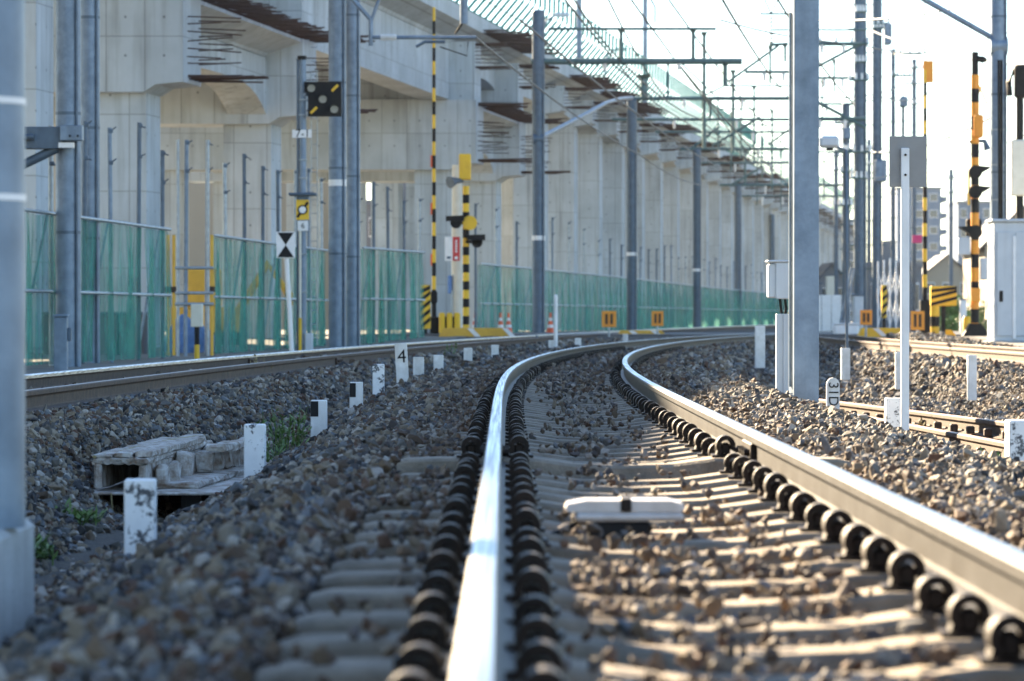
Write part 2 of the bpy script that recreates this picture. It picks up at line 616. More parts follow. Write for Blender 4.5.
# road through the level crossing, laid flush with the rail heads
RY0, RY1 = 101.5, 113.0
mb = MB()
xs = np.arange(-40, 60.1, 2.0)
mb.sweep([[(x, RY0 + 0.03 * x, 0.155), (x, RY1 + 0.03 * x, 0.155), (x, RY1 + 0.03 * x, 0.0), (x, RY0 + 0.03 * x, 0.0)] for x in xs])
tag(mb.build('road', 'asphalt'), 'asphalt road over the level crossing', 'road', kind='structure')

# ------------------------------------------------------------------ railway tracks
HEAD_Z = 0.17
PROF = [(-.0635, 0), (.0635, 0), (.0635, .011), (.012, .026), (.009, .036), (.009, .098), (.014, .108), (.0325, .116), (.0325, .143), (.026, .151), (.012, .1535),
        (-.012, .1535), (-.026, .151), (-.0325, .143), (-.0325, .116), (-.014, .108), (-.009, .098), (-.009, .036), (-.012, .026), (-.0635, .011)]
PMI = [0] * 9 + [1] * 3 + [0] * 8
PMI_WIDE = [0] * 7 + [1] * 7 + [0] * 6


def rail_mesh(c, t, off, z0, z1, step, pmi=None, base=HEAD_Z - 0.1535):
    secs = []
    n = max(2, int((z1 - z0) / step))
    for z in np.linspace(z0, z1, n):
        a = math.atan(float(t(z)))
        nxv, nyv = math.cos(a), -math.sin(a)
        cx = float(c(z))
        secs.append([(cx + (off + px) * nxv, z + (off + px) * nyv, base + pz) for px, pz in PROF])
    return MB().sweep(secs, pmi or PMI)


def fishplate(parent, c, t, off, z, mt='clip_steel'):
    T = Matrix.Translation((float(c(z)) + off, z, HEAD_Z - 0.1535)) @ Matrix.Rotation(-math.atan(float(t(z))), 4, 'Z')
    for s in (-1, 1):
        mb = MB()
        x0, x1 = sorted((s * 0.0105, s * 0.036))
        mb.bbox(x0, x1, -0.28, 0.28, 0.03, 0.112, 0.006, T=T)
        p = mb.build('fishplate', mt, parent)
        for yy in (-0.21, -0.07, 0.07, 0.21):
            MB().tube([T @ Vector((s * 0.036, yy, 0.07)), T @ Vector((s * 0.062, yy, 0.07))], 0.018, 6, sm=False).build('bolt', mt, p)


def sleeper_mesh(top=0.0):
    st = [(-1.0, -0.012, .105), (-.95, 0, .11), (-.78, 0.004, .118), (-.40, 0.004, .118), (-.22, -0.022, .10), (0, -0.03, .095), (.22, -0.022, .10), (.40, 0.004, .118), (.78, 0.004, .118), (.95, 0, .11), (1.0, -0.012, .105)]
    secs = []
    for x, z, w in st:
        z += top
        secs.append([(x, -w - .03, -.16), (x, w + .03, -.16), (x, w, z - .012), (x, w - .015, z), (x, -w + .015, z), (x, -w, z - .012)])
    return MB().sweep(secs).mesh('sleeper', 'sleeper_concrete')


def clip_mesh(s=1):
    """curled plate spring: a strap that rises from the rail foot, arches over and comes down on the sleeper"""
    path = []
    for k in range(15):
        a = R(215 - 250 * k / 14)
        path.append((0.108 + 0.033 * math.cos(a), 0.050 + 0.037 * math.sin(a)))
    path = [(0.046, 0.034), (0.062, 0.032)] + path[1:] + [(0.140, 0.012), (0.136, 0.004)]
    mb = MB()
    secs = []
    w, th = 0.042, 0.0105
    for i, (x, z) in enumerate(path):
        a, b2 = path[max(i - 1, 0)], path[min(i + 1, len(path) - 1)]
        d = Vector((b2[0] - a[0], 0, b2[1] - a[1])).normalized()
        n = Vector((-d.z, 0, d.x))
        p = Vector((x, 0, z))
        q = [p + n * th + Vector((0, -w, 0)), p + n * th + Vector((0, w, 0)), p - n * th + Vector((0, w, 0)), p - n * th + Vector((0, -w, 0))]
        secs.append([(s * v.x, v.y, v.z) for v in q])
    mb.sweep(secs, sm=False)
    mb.tube([(s * .108, 0, -.01), (s * .108, 0, .064)], 0.013, 6, sm=False)
    mb.bbox(min(s * .088, s * .128), max(s * .088, s * .128), -.03, .03, .012, .06, .006)
    mb.box(min(s * .06, s * .17), max(s * .06, s * .17), -.06, .06, -.005, .012)
    return mb.mesh('clip', 'clip_steel')


track = thing('railway_track', 'main track curving away to the right, shiny rails on concrete sleepers', 'track')
JZ = 15.7                                        # where the rails are jointed
for s in (-1, 1):
    o = rail_mesh(cm, tm, s * G2, 3.0, JZ - 0.004, 0.6, None).build('rail', ['rail_side', 'rail_head'], track)
    o['label'] = 'bright running rail on the ' + ('left' if s < 0 else 'right') + ' side, near length up to the joint'
    o = rail_mesh(cm, tm, s * G2, JZ + 0.004, 175, 0.6, None).build('rail', ['rail_side', 'rail_head'], track)
    o['label'] = 'bright running rail on the ' + ('left' if s < 0 else 'right') + ' side, bending away beyond the joint'
    fishplate(track, cm, tm, s * G2, JZ)
SL = sleeper_mesh()
SLJ = sleeper_mesh(0.045)
CL = {1: clip_mesh(1), -1: clip_mesh(-1)}
far_clip = MB()
for k in range(110):
    z = 4.0 + 0.6 * k + random.uniform(-.02, .02)
    a = math.atan(float(tm(z)))
    jn = abs(z - JZ) < 0.3
    o = link('sleeper', SLJ if jn else SL, track, (float(cm(z)), z, random.uniform(-.006, .004)), -a + random.uniform(-.012, .012))
    if jn:
        o.scale = (1, 1.25, 1)
    if z < 45:
        for s in (-1, 1):
            for q in (-1, 1):
                c = link('clip', CL[q], o, (s * G2, random.uniform(-.012, .012), 0.004 + (0.045 if jn else 0)), random.uniform(-.05, .05))
                c.scale = (1, random.uniform(.85, 1.1), random.uniform(.88, 1.06))
    else:
        for s in (-1, 1):
            for q in (-1, 1):
                T = Matrix.Translation((float(cm(z)), z, 0.004)) @ Matrix.Rotation(-a, 4, 'Z') @ Matrix.Translation((s * G2, 0, 0))
                me = CL[q]
                far_clip.add([T @ v.co for v in me.vertices], [tuple(p.vertices) for p in me.polygons])
tag(far_clip.build('far_clips', 'clip_steel', track), kind='stuff')

ltrack = thing('railway_track', 'second track on the raised bed beside the green netting fence', 'track')
for s in (-1, 1):
    for z0, z1 in ((12, 47.2), (47.21, 250)):
        rail_mesh(cl, tl_, s * G2, z0, z1, 1.0, PMI_WIDE if s < 0 else None).build('rail', ['rail_rust', 'rail_head' if s < 0 else 'rail_head_dull'], ltrack)
    fishplate(ltrack, cl, tl_, s * G2, 47.2, 'rail_rust')
for k in range(80):
    z = 14 + 0.6 * k
    o = link('sleeper', SL, ltrack, (float(cl(z)), z, 0), -math.atan(float(tl_(z))))

rtrack = thing('railway_track', 'rust brown track on the far bank beyond the leaning rails', 'track')
for s in (-1, 1):
    rail_mesh(cr, tr_, s * G2, 24, 106, 1.0, None, base=HEAD_Z - 0.157).build('rail', ['rail_rust', 'rail_head_rust'], rtrack)
for k in range(70):
    z = 28 + 0.6 * k
    link('sleeper', SL, rtrack, (float(cr(z)), z, 0), -math.atan(float(tr_(z))))

# old rails lying low in the ditch on the right
dt = thing('disused_track', 'pair of rusty disused rails lying low in the ditch on the right', 'rails')
OLD = {}
for nm, (xa, ya), (xb, yb), zt in (('far', (3.35, 41.0), (4.62, 28.5), -0.24), ('near', (3.42, 37.5), (4.0, 25.5), -0.30)):
    f1 = lambda z, xa=xa, ya=ya, xb=xb, yb=yb: xa + (xb - xa) * (z - ya) / (yb - ya)
    f2 = lambda z, xa=xa, ya=ya, xb=xb, yb=yb: (xb - xa) / (yb - ya)
    OLD[nm] = f1
    rail_mesh(f1, f2, 0, min(ya, yb), max(ya, yb), 2.0, None, base=zt - 0.1535).build('rail', ['rail_rust', 'rail_head_rust'], dt)
    for k in range(18):
        z = min(ya, yb) + 0.4 + k * 0.66
        if z < max(ya, yb):
            T = Matrix.Translation((float(f1(z)) - 0.075, z, zt - 0.14))
            MB().bbox(-.04, .03, -.05, .05, 0, .07, .01, T=T).build('chair_clip', 'rail_rust', dt)
for k in range(9):
    z = 27 + k * 1.3
    T = Matrix.Translation((0.5 * (OLD['far'](z) + OLD['near'](z)), z, -0.475))
    MB().bbox(-.75, .75, -.1, .1, -.06, .035, .012, T=T).build('timber', 'wood_weathered', dt)

# ------------------------------------------------------------------ ballast: loose stones, nobody could count them
stones = bpy.data.collections.new('stone_kinds')
for k in range(9):
    bm = bmesh.new()
    r2 = np.random.default_rng(100 + k)
    sc = r2.uniform(0.5, 1.25, 3)
    for _ in range(12):
        v = r2.normal(size=3)
        v = v / np.linalg.norm(v) * r2.uniform(.8, 1.05) * sc * 0.5
        bm.verts.new(v)
    bmesh.ops.convex_hull(bm, input=bm.verts)
    for v in [v for v in bm.verts if not v.link_faces]:
        bm.verts.remove(v)
    bmesh.ops.bevel(bm, geom=bm.edges[:], offset=0.018, segments=1, affect='EDGES', clamp_overlap=True)
    me = bpy.data.meshes.new('stone')
    bm.to_mesh(me)
    bm.free()
    me.materials.append(M['stone'])
    o = bpy.data.objects.new('stone', me)
    stones.objects.link(o)

P, SC, RU = [], [], []
SLP = np.array([4.0 + 0.6 * k for k in range(110)])
for z0, z1, den, size in ((5.6, 12, 1050, .039), (12, 26, 1050, .038), (26, 46, 600, .046), (46, 95, 140, .078)):
    area = (z1 ** 2 - z0 ** 2) / 2 * (1150 / F) + 0.5 * (z1 - z0)
    n = int(area * den)
    z = np.sqrt(rng.uniform(z0 ** 2, z1 ** 2, n))
    x = rng.uniform(-565, 580, n) / F * z + rng.uniform(-.15, .15, n)
    d = x - cm(z)
    dl, dr = x - cl(z), x - cr(z)
    keep = (dl > -2.4) & (dr < 2.6)
    ph = np.abs(((z - 4.0 + 0.3) % 0.6) - 0.3)                    # distance to the next sleeper
    onsl = (np.abs(d) < 1.02) & (ph < 0.135)
    p_on = np.interp(np.abs(d), [0, 0.25, 0.42, 1.02], [0.30, 0.26, 0.10, 0.07])
    p_on = np.where((np.abs(d) > 0.72), np.interp(z, [10, 13], [0.12, 0.85]), p_on)
    p_on = np.where((np.abs(d) <= 0.42), np.maximum(0.03, p_on + np.interp(z, [9, 13, 30, 36, 45], [0.0, -0.16, -0.19, -0.1, 0.1])), p_on)
    p_on = p_on * np.clip(1.1 + 2.2 * np.sin(x * 9 + 3 * np.sin(z * 2.1)) * np.sin(z * 4.3 + 2 * np.sin(x * 5)), .1, 3.2)   # stones lie in clumps
    keep &= ~(onsl & (rng.random(n) > p_on))
    rail = np.minimum(np.abs(d - G2), np.abs(d + G2))
    keep &= rail > 0.085
    keep &= ~((rail < 0.21) & (ph < 0.10))
    for q in (dl, dr):
        keep &= np.minimum(np.abs(q - G2), np.abs(q + G2)) > 0.09
    keep &= ~((x < -1.28) & (x > -2.2) & (z > 9.1) & (z < 10.5))
    x, z, onsl, d = x[keep], z[keep], onsl[keep], d[keep]
    s = size * rng.lognormal(0, 0.36, len(x))
    s = np.clip(s, size * .4, np.where(np.abs(d) < .98, size * 1.35, size * 2.1))
    hz = hgt(x, z) + rng.uniform(-.25, .4, len(x)) * s
    hz = np.where(onsl, 0.0 + s * rng.uniform(.2, .34, len(x)), hz)
    near_end = (np.abs(d) < 1.0) & ~onsl
    hz = np.where(near_end, hz + rng.uniform(-.015, .012, len(x)), hz)
    shoulder = (np.abs(d) > 1.0) & (np.abs(d) < 1.9)
    hz = np.where(shoulder, hz + 0.03, hz)
    P.append(np.stack([x, z, hz], 1))
    SC.append(s)
    rd = np.minimum(np.abs(d - G2), np.abs(d + G2))
    RU.append(np.exp(-(rd / .5) ** 2) * rng.random(len(x)))
P = np.concatenate(P)
SC = np.concatenate(SC)
RU = np.concatenate(RU)
n = len(P)
me = bpy.data.meshes.new('ballast')
me.vertices.add(n)
me.vertices.foreach_set('co', P.astype(np.float32).ravel())
at = me.attributes.new('rot', 'FLOAT_VECTOR', 'POINT')
at.data.foreach_set('vector', rng.uniform(0, 6.283, (n, 3)).astype(np.float32).ravel())
at = me.attributes.new('scl', 'FLOAT_VECTOR', 'POINT')
at.data.foreach_set('vector', (SC[:, None] * rng.uniform(.8, 1.25, (n, 3))).astype(np.float32).ravel())
at = me.attributes.new('rust', 'FLOAT', 'POINT')
at.data.foreach_set('value', RU.astype(np.float32))
at = me.attributes.new('idx', 'INT', 'POINT')
at.data.foreach_set('value', rng.integers(0, 9, n).astype(np.int32))
me.materials.append(M['stone'])
ballast = link('ballast', me)
tag(ballast, 'loose crushed stone ballast around and between the tracks', 'ballast', kind='stuff')
ng = bpy.data.node_groups.new('scatter_stones', 'GeometryNodeTree')
ng.interface.new_socket('Geometry', in_out='INPUT', socket_type='NodeSocketGeometry')
ng.interface.new_socket('Geometry', in_out='OUTPUT', socket_type='NodeSocketGeometry')
gi, go = ng.nodes.new('NodeGroupInput'), ng.nodes.new('NodeGroupOutput')
ip = ng.nodes.new('GeometryNodeInstanceOnPoints')
ci = ng.nodes.new('GeometryNodeCollectionInfo')
ci.inputs['Collection'].default_value = stones
ci.inputs['Separate Children'].default_value = True
ci.inputs['Reset Children'].default_value = True
ip.inputs['Pick Instance'].default_value = True


def named(nm, typ):
    q = ng.nodes.new('GeometryNodeInputNamedAttribute')
    q.data_type = typ
    q.inputs['Name'].default_value = nm
    return [s for s in q.outputs if s.enabled and s.name == 'Attribute'][0]


e2r = ng.nodes.new('FunctionNodeEulerToRotation')
ng.links.new(named('rot', 'FLOAT_VECTOR'), e2r.inputs[0])
ng.links.new(gi.outputs[0], ip.inputs['Points'])
ng.links.new(ci.outputs[0], ip.inputs['Instance'])
ng.links.new(named('idx', 'INT'), ip.inputs['Instance Index'])
ng.links.new(e2r.outputs[0], ip.inputs['Rotation'])
ng.links.new(named('scl', 'FLOAT_VECTOR'), ip.inputs['Scale'])
ng.links.new(ip.outputs[0], go.inputs[0])
md = ballast.modifiers.new('scatter', 'NODES')
md.node_group = ng
print('stones', n)
#@@PART2
# ------------------------------------------------------------------ the viaduct
via = thing('viaduct', 'unfinished grey concrete railway viaduct on square columns with starter bars', 'viaduct')
BENTS = [-22.0, -4, 14, 30, 44, 56, 66, 75, 84.4, 98.3, 129, 140, 153.8] + [164 + 9.7 * k for k in range(27)]
LOWER = lambda z: 80 < z < 141


def vs(z, pts):
    c = float(cv(z))
    return [(c + u, z, h) for u, h in pts]


def rods(mb, base, n, spread, length, d, jit=0.05, r=0.016):
    for _ in range(n):
        p = Vector(base) + Vector(spread) * random.uniform(-1, 1)
        L = length * random.uniform(.6, 1.0)
        q = p + Vector((d[0] * L, d[1] * L + random.uniform(-jit, jit) * L, d[2] * L + random.uniform(-jit, jit) * L))
        mb.tube([p, q], r, 4, cap=False, sm=False)


for z in BENTS:
    low = LOWER(z)
    top = 5.9 if low else 9.3
    for u in (-1.3, -11.0):
        MB().sweep([vs(z, [(u, -.4), (u + 1.3, -.4), (u + 1.3, top), (u, top)]), vs(z + 1.35, [(u, -.4), (u + 1.3, -.4), (u + 1.3, top), (u, top)])]).build('column', 'concrete', via)
    if low:
        prof = [(-12.0, 5.9), (0.02, 5.9), (0.3, 6.08), (0.95, 6.14), (0.95, 8.4), (-12.0, 8.4)]
        cb = MB().sweep([vs(z - .4, prof), vs(z + 1.42, prof)]).build('cross_beam', 'concrete', via)
        mb = MB()
        c = float(cv(z)) + .95
        for k in range(9):
            rods(mb, (c, z + .1 + k * .14, 6.28), 2, (0, .02, .04), 2.0, (1, 0, .01), .03, .02)
            rods(mb, (c, z + .1 + k * .14, 8.28), 2, (0, .02, .05), 1.9, (1, 0, .0), .05, .02)
        for k in range(7):
            rods(mb, (c, z + .08, 6.6 + k * .18), 1, (0, 0, .04), 1.3, (1, -.05, 0), .09)
            rods(mb, (c, z + 1.2, 6.6 + k * .18), 1, (0, 0, .04), 1.3, (1, .05, 0), .06)
        mb.build('rebar', 'rebar', cb)
    ub = 8.403 if low else 9.3
    prof = [(-12.0, ub), (0.02, ub), (0.85, ub if low else 9.45), (0.85, 10.5), (.02, 10.5), (-.05, 10.44), (-12.0, 10.44)]
    cb = MB().sweep([vs(z - .06, prof), vs(z + 1.42, prof)]).build('cross_beam', 'concrete', via)
    if z > 60:
        mb = MB()
        c = float(cv(z)) + .85
        for k in range(5):
            rods(mb, (c, z + .1 + k * .28, 9.6), 1, (0, .02, .03), 1.6, (1, 0, .01), .04, .02)
            rods(mb, (c, z + .1 + k * .14, 10.42), 2, (0, .02, .04), 1.7, (1, 0, .0), .05, .022)
        for k in range(5):
            rods(mb, (c, z + .08, 9.75 + k * .14), 1, (0, 0, .03), 1.1, (1, -.05, 0), .08)
        mb.build('rebar', 'rebar', cb)


def girder(za, zb, zlo, ztop, u0, u1, name, rise=0.0, mt='concrete'):
    secs = []
    for t in np.linspace(0, 1, 17):
        z = za + (zb - za) * t
        e = 1 - abs(2 * t - 1) ** 4
        h = zlo + rise * e
        secs.append(vs(z, [(u0, h), (u1, h), (u1, ztop), (u0, ztop)]))
    return MB().sweep(secs).build(name, mt, via)


def starter(za, zb, u, h, L, parent):
    mb = MB()
    z = za
    while z < zb:
        c = float(cv(z)) + u
        for dz in (-.05, .05):
            l = L * random.uniform(.7, 1.1)
            mb.tube([(c - .02, z, h + dz), (c + l, z + random.uniform(-.12, .12), h + dz + random.uniform(-.09, .05))], .017, 4, cap=False, sm=False)
        z += random.uniform(.12, .3)
    return mb.build('rebar', 'rebar', parent)


for a, b2 in zip(BENTS[:-1], BENTS[1:]):
    za, zb = a + 1.43, b2 - .07
    long = b2 - a > 25
    if LOWER(a) and LOWER(b2) and not long:
        girder(za, zb, 6.0, 7.7, -1.1, -.05, 'girder', .9)
        girder(za, zb, 6.0, 7.7, -10.9, -9.8, 'girder', .9)
    lo = 8.42 if long else 9.45
    girder(za, zb, lo, 10.45, -1.1, -.05, 'girder', 0.0 if long else .25)
    girder(za, zb, lo, 10.45, -10.9, -9.8, 'girder', .3)
for za, zb in ((85.83, 98.23), (130.43, 139.93)):
    n = max(2, int((zb - za) / 4))
    lower = MB().sweep([vs(z, [(-12.0, 8.0), (-.05, 7.72), (.02, 7.8), (.9, 8.12), (.9, 8.37), (-12.0, 8.37)]) for z in np.linspace(za, zb, n)]).build('lower_deck_slab', 'concrete', via)
    starter(max(za, 70), zb, .9, 8.27, 1.0, lower)
deck = MB().sweep([vs(z, [(-12.8, 10.9), (-11.8, 10.5), (-.05, 10.47), (.02, 10.58), (.92, 10.92), (.92, 11.46), (.7, 11.46), (.7, 11.2), (-12.6, 11.2), (-12.6, 11.46), (-12.8, 11.46)]) for z in np.linspace(-30, 424, 115)]).build('deck_slab', 'concrete', via)
for za, zb in ((130.5, 140.5), (155, 163), (166, 172), (175, 182.5), (194, 201), (214, 219), (233, 241), (262, 268), (281, 289), (310, 318)):
    starter(za, zb, .92, 10.98, 1.5, deck)

# leaning railing on the deck edge
BAR = MB()  .tube([(0, 0, 0), (.42, 0, .5), (.85, 0, 1.02), (.95, 0, 1.2), (.97, 0, 1.95)], .062, 6, sm=False).mesh('bar', 'teal_paint')
rail_root = MB()
for u, h, r in ((.02, .05, .04), (.42, .5, .02), (.97, 1.95, .025)):
    rail_root.tube([vs(z, [(.84 + u, 11.46 + h)])[0] for z in np.arange(60, 400, 8.0)], r, 6)
railing = rail_root.build('railing', 'teal_paint', via)
railing['label'] = 'green railing of bars leaning out over the deck edge'
k = 0
rest = MB()
z = 107.0
while z < 395:
    p = vs(z, [(.84, 11.46)])[0]
    if k < 260:
        link('bar', BAR, railing, p)
    else:
        rest.add([Vector(p) + v.co for v in BAR.vertices], [tuple(q.vertices) for q in BAR.polygons])
    k += 1
    z += 1.35 if z < 250 else 2.4

# poles and lamps that stand on the deck edge
for x, Y, d in ((579, 150, .24), (645, 182, .26)):
    t = thing('deck_mast', 'slim grey mast on the viaduct deck, ' + ('nearer one by the curved lamp arm' if x < 600 else 'farther one above the middle poles'), 'mast', (WX(x, Y), Y, 11.2))
    MB().tube([(0, 0, 0), (0, 0, 12)], d / 2, 10).build('shaft', 'galvanised', t)
    MB().tube([(0, 0, 6.0), (.5, 0, 5.1), (.5, 0, 4.3)], .06, 6).build('bracket', 'galvanised_dark', t)
    MB().bbox(-.2, .2, -.2, .2, 0, .04, .01).build('base_plate', 'galvanised', t)
for x, y, Y in ((545, 18, 140), (607, 52, 170)):
    t = thing('street_lamp', 'curved lamp arm over the viaduct railing, ' + ('nearer one beside the tall pole' if Y < 150 else 'farther small one'), 'lamp', (WX(x, Y) - .1, Y, 11.3))
    zz = WZ(y, Y) - 11.3
    MB().tube([(0, 0, 0), (0, 0, zz - .5), (.15, 0, zz - .1), (.5, 0, zz + .1)], .05, 6).build('post', 'galvanised', t)
    MB().bbox(.45, 1.05, -.1, .1, zz + .04, zz + .2, .03).build('lamp_head', 'cabinet_grey', t)


# ------------------------------------------------------------------ poles
def pole(x, Y, dia, ztop, label, band=None, z0=None, name='catenary_pole', mt='galvanised', group='catenary poles', dark=None):
    X = WX(x, Y)
    z0 = float(hgt(X, Y)) - .05 if z0 is None else z0
    t = thing(name, label, 'pole', (X, Y, z0), 0, group)
    r = dia / 2
    MB().tube([(0, 0, 0), (0, 0, (ztop - z0) * .5), (0, 0, ztop - z0)], [r, r * .99, r * .98], 24).build('shaft', mt, t)
    MB().tube([(0, 0, ztop - z0), (0, 0, ztop - z0 + .05)], [r * 1.04, r * .9], 24).build('cap', mt, t)
    if band:
        zb = WZ(band, Y) - z0
        MB().tube([(0, 0, zb - .07), (0, 0, zb + .07)], r * 1.012, 24, cap=False).build('marker_band', 'white', t)
    for zz in np.arange(2.2, min(ztop - z0, 9.5), 1.9):
        MB().tube([(0, 0, zz - .025), (0, 0, zz + .025)], r * 1.02, 20, cap=False).build('cable_band', 'galvanised_dark', t)
    MB().tube([(r * .75, -r * .82, 0), (r * .75, -r * .82, (ztop - z0) * .8)], .022, 6).build('conduit', 'galvanised_dark', t)
    return t


# tall pole at the left edge of the picture, on its concrete footing
t = thing('catenary_pole', 'large grey pole on a concrete footing at the left edge, closest to the camera', 'pole', (-1.485, 10.0, .09), 0, 'catenary poles')
MB().tube([(0, 0, 0), (0, 0, 4.5), (0, 0, 9)], [.152, .15, .148], 40).build('shaft', 'galvanised', t)
for y in (102, 198):
    zz = WZ(y, 10) - .09
    MB().tube([(0, 0, zz - .009), (0, 0, zz + .009)], .1545, 40, cap=False).build('marker_band', 'white', t)
    MB().bbox(.01, .05, -.172, -.15, zz - .012, zz + .012, .003).build('band_buckle', 'pipe', t)
MB().bbox(-.9, .125, -.85, .42, -.75, 0, .02).build('footing', 'concrete_base', t)

p1 = pole(68.5, 57.6, .41, 10, 'grey pole with the bracket arm, behind the pole on the footing', band=None)
r1 = p1.location
T = Matrix.Translation(-r1)
k = 57.6 / F


def at(x, y, Y, dy=0.0):
    return Vector((WX(x, Y), Y + dy, WZ(y, Y)))


mb = MB().bbox(WX(27, 57.6), WX(65, 57.6), 57.2, 57.5, WZ(150, 57.6), WZ(128, 57.6), .01, T=T)
arm = mb.build('bracket_arm', 'galvanised_dark', p1)
MB().bbox(WX(64, 57.6), WX(86, 57.6), 57.1, 57.36, WZ(142, 57.6), WZ(127, 57.6), .01, T=T).build('clamp_plate', 'galvanised', p1)
for x in (70, 78):
    MB().tube([T @ at(x, 136, 57.09), T @ at(x, 136, 57.04)], .02, 6, sm=False).build('bolt', 'black', p1)
MB().box(WX(62, 57.6), WX(77, 57.6), 57.16, 57.3, WZ(149, 57.6), WZ(144, 57.6), T=T).build('name_plate', 'white', p1)
MB().tube([T @ at(-10, 178, 57.35), T @ at(27, 163, 57.35), T @ at(58, 148, 57.35)], .075, 8).build('brace', 'galvanised_dark', p1)
MB().tube([T @ at(-40, 138, 57.1), T @ at(34, 137, 57.1)], .05, 8).build('arm_tube', 'galvanised_dark', p1)
pole(90.5, 62, .335, 10.5, 'slimmer grey pole standing right behind the pole with the bracket arm')
p3 = pole(337.5, 80, .40, 10, 'grey pole with a white band, behind the black signal head', band=183)
pole(353.3, 85, .335, 11, 'slimmer grey pole paired with the banded pole near the signal')
pA = pole(538.5, 112, .40, WZ(12, 112), 'slate pole carrying the first overhead beam past the crossing', band=238, mt='galvanised_dark')
pB = pole(631.8, 145, .42, WZ(100, 145), 'slate pole with a slanted strut, second in the row past the crossing', band=254, mt='galvanised_dark')
pC = pole(697, 185, .42, WZ(150, 185), 'slate pole third in the row past the crossing', band=270, mt='galvanised_dark')
pD = pole(738, 230, .44, WZ(186, 230), 'slate pole fourth in the row past the crossing', mt='galvanised_dark')
pole(772, 290, .44, WZ(215, 290), 'slate pole last in the row before the steel post', mt='galvanised_dark')

# square steel post in the middle distance on the right
t = thing('steel_post', 'tall square steel post standing in the ballast right of the main track', 'post', (2.64, 31.8, -.25), R(8))
MB().bbox(-.112, .112, -.112, .112, 0, 6, .006).build('shaft', 'galvanised', t)
MB().bbox(-.14, .14, -.14, .14, 0, .1, .01).build('base_plate', 'galvanised', t)
MB().tube([(-.125, .0, .3), (-.125, 0, 3.6)], .012, 6).build('cable', 'pipe', t)

# equipment box on its post, half behind the steel post
Y = 34.2
t = thing('equipment_box', 'pale grey equipment box on a short post, half behind the square steel post', 'box', (WX(785, Y), Y, -.1))
zb, zt = WZ(298, Y) + .1, WZ(264, Y) + .1
b_ = MB().bbox(-.165, .12, -.14, .14, zb, zt, .012).build('housing', 'cabinet_grey', t)
MB().bbox(-.10, .125, -.165, -.142, zb - .01, zt + .012, .008).build('door', 'cabinet_grey', b_)
MB().bbox(-.18, .135, -.18, .15, zt + .013, zt + .035, .008).build('lid', 'cabinet_grey', b_)
for q in (-.05, .0, .05):
    MB().tube([(q, 0, zb), (q + .01, -.02, zb - .1), (q * .6, 0, zb - .17)], .014, 6).build('cable', 'black', t)
MB().bbox(-.085, .07, -.06, .06, 0, zb - .15, .006).build('post', 'cabinet_grey', t)
MB().bbox(-.022, -.002, -.075, -.061, 0, zb - .16, .004).build('rib', 'cabinet_grey', t)

# ------------------------------------------------------------------ netting fences
fence_x = lambda z: -5.8 + .085 * (z - 76)


def net_fence(label, fx, za, zb, gaps, step, ztop, post_every, post_top, mid=True, ripples=7):
    t = thing('net_fence', label, 'fence')
    z = za
    i = 0
    while z < zb - .01:
        z1 = min(z + step, zb)
        if not any(a <= .5 * (z + z1) <= b2 for a, b2 in gaps):
            mb = MB()
            n = 16
            secs = []
            ph = random.uniform(0, 6)
            for k in range(n + 1):
                q = z + (z1 - z) * k / n
                w = .09 * math.sin(ph + k / n * ripples) + .05 * math.sin(ph * 2 + k * 1.9)
                x = fx(q)
                secs.append([(x + w * .3, q, ztop - .02 + random.uniform(-.02, .02)), (x + w, q, ztop * .55), (x + w * 1.3, q, .1), (x + w * 1.2, q, -.1)])
            mb.sweep(secs, closed=False, caps=False, sm=True)
            mb.build('net_panel', 'net', t)
        z = z1
    segs = []
    for a in np.arange(za, zb - .01, step):
        m_ = a + step / 2
        if not any(g0 <= m_ <= g1 for g0, g1 in gaps):
            segs.append((a, min(a + step, zb)))
    for a, b2 in segs:
        for h in ((ztop, ztop * .46) if mid else (ztop,)):
            MB().tube([(fx(a) + .07, a, h), (fx(b2) + .07, b2, h)], .03, 8).build('rail', 'pipe', t)
    for a in np.arange(za, zb + .01, post_every):
        hh = post_top * random.uniform(.9, 1.05)
        lean = random.uniform(-.05, .05)
        p = MB().tube([(fx(a) - .08, a, -.3), (fx(a) - .08 + lean, a, hh)], .042, 8).build('post', random.choice(('galvanised_dark', 'galvanised', 'pipe')), t)
        for h in (hh - .06, hh - .62 if hh > 3 else ztop):
            mb = MB()
            c = Vector((fx(a) - .06 + lean * h / hh, a, h))
            mb.bbox(c.x - .04, c.x + .04, c.y - .05, c.y + .05, c.z - .035, c.z + .035, .01)
            mb.tube([c, c + Vector((.1, -.05, .07 * random.choice((1, .6, -.5))))], .014, 5)
            mb.build('clamp', 'galvanised_dark', p)
    for a, b2 in segs[::2]:
        MB().tube([(fx(a) - .12, a + .2, -.1), (fx(b2) - .12, b2 - .2, ztop)], .026, 8).build('brace', 'pipe', t)
    return t


net_fence('long green netting fence behind the second track, left of the crossing', fence_x, 46.0, 91.0, [(69.5, 74.5)], 2.5, 2.32, 2.5, 4.1)
fx2 = lambda z: WX(360, 92) + (WX(422, 99) - WX(360, 92)) * (z - 92) / 7.0
net_fence('short green netting fence ending at the striped barrier machine', fx2, 92, 99, [], 1.75, 2.42, 1.75, 4.0)
fx3 = lambda z: float(np.interp(z, [113.5, 150, 217, 300, 366], [-.85, 4.5, 13.0, 25.5, 36]))
net_fence('far green netting fence beyond the crossing, running along the viaduct', fx3, 113.5, 340, [], 4.53, 2.32, 4.53, 4.1, ripples=16)

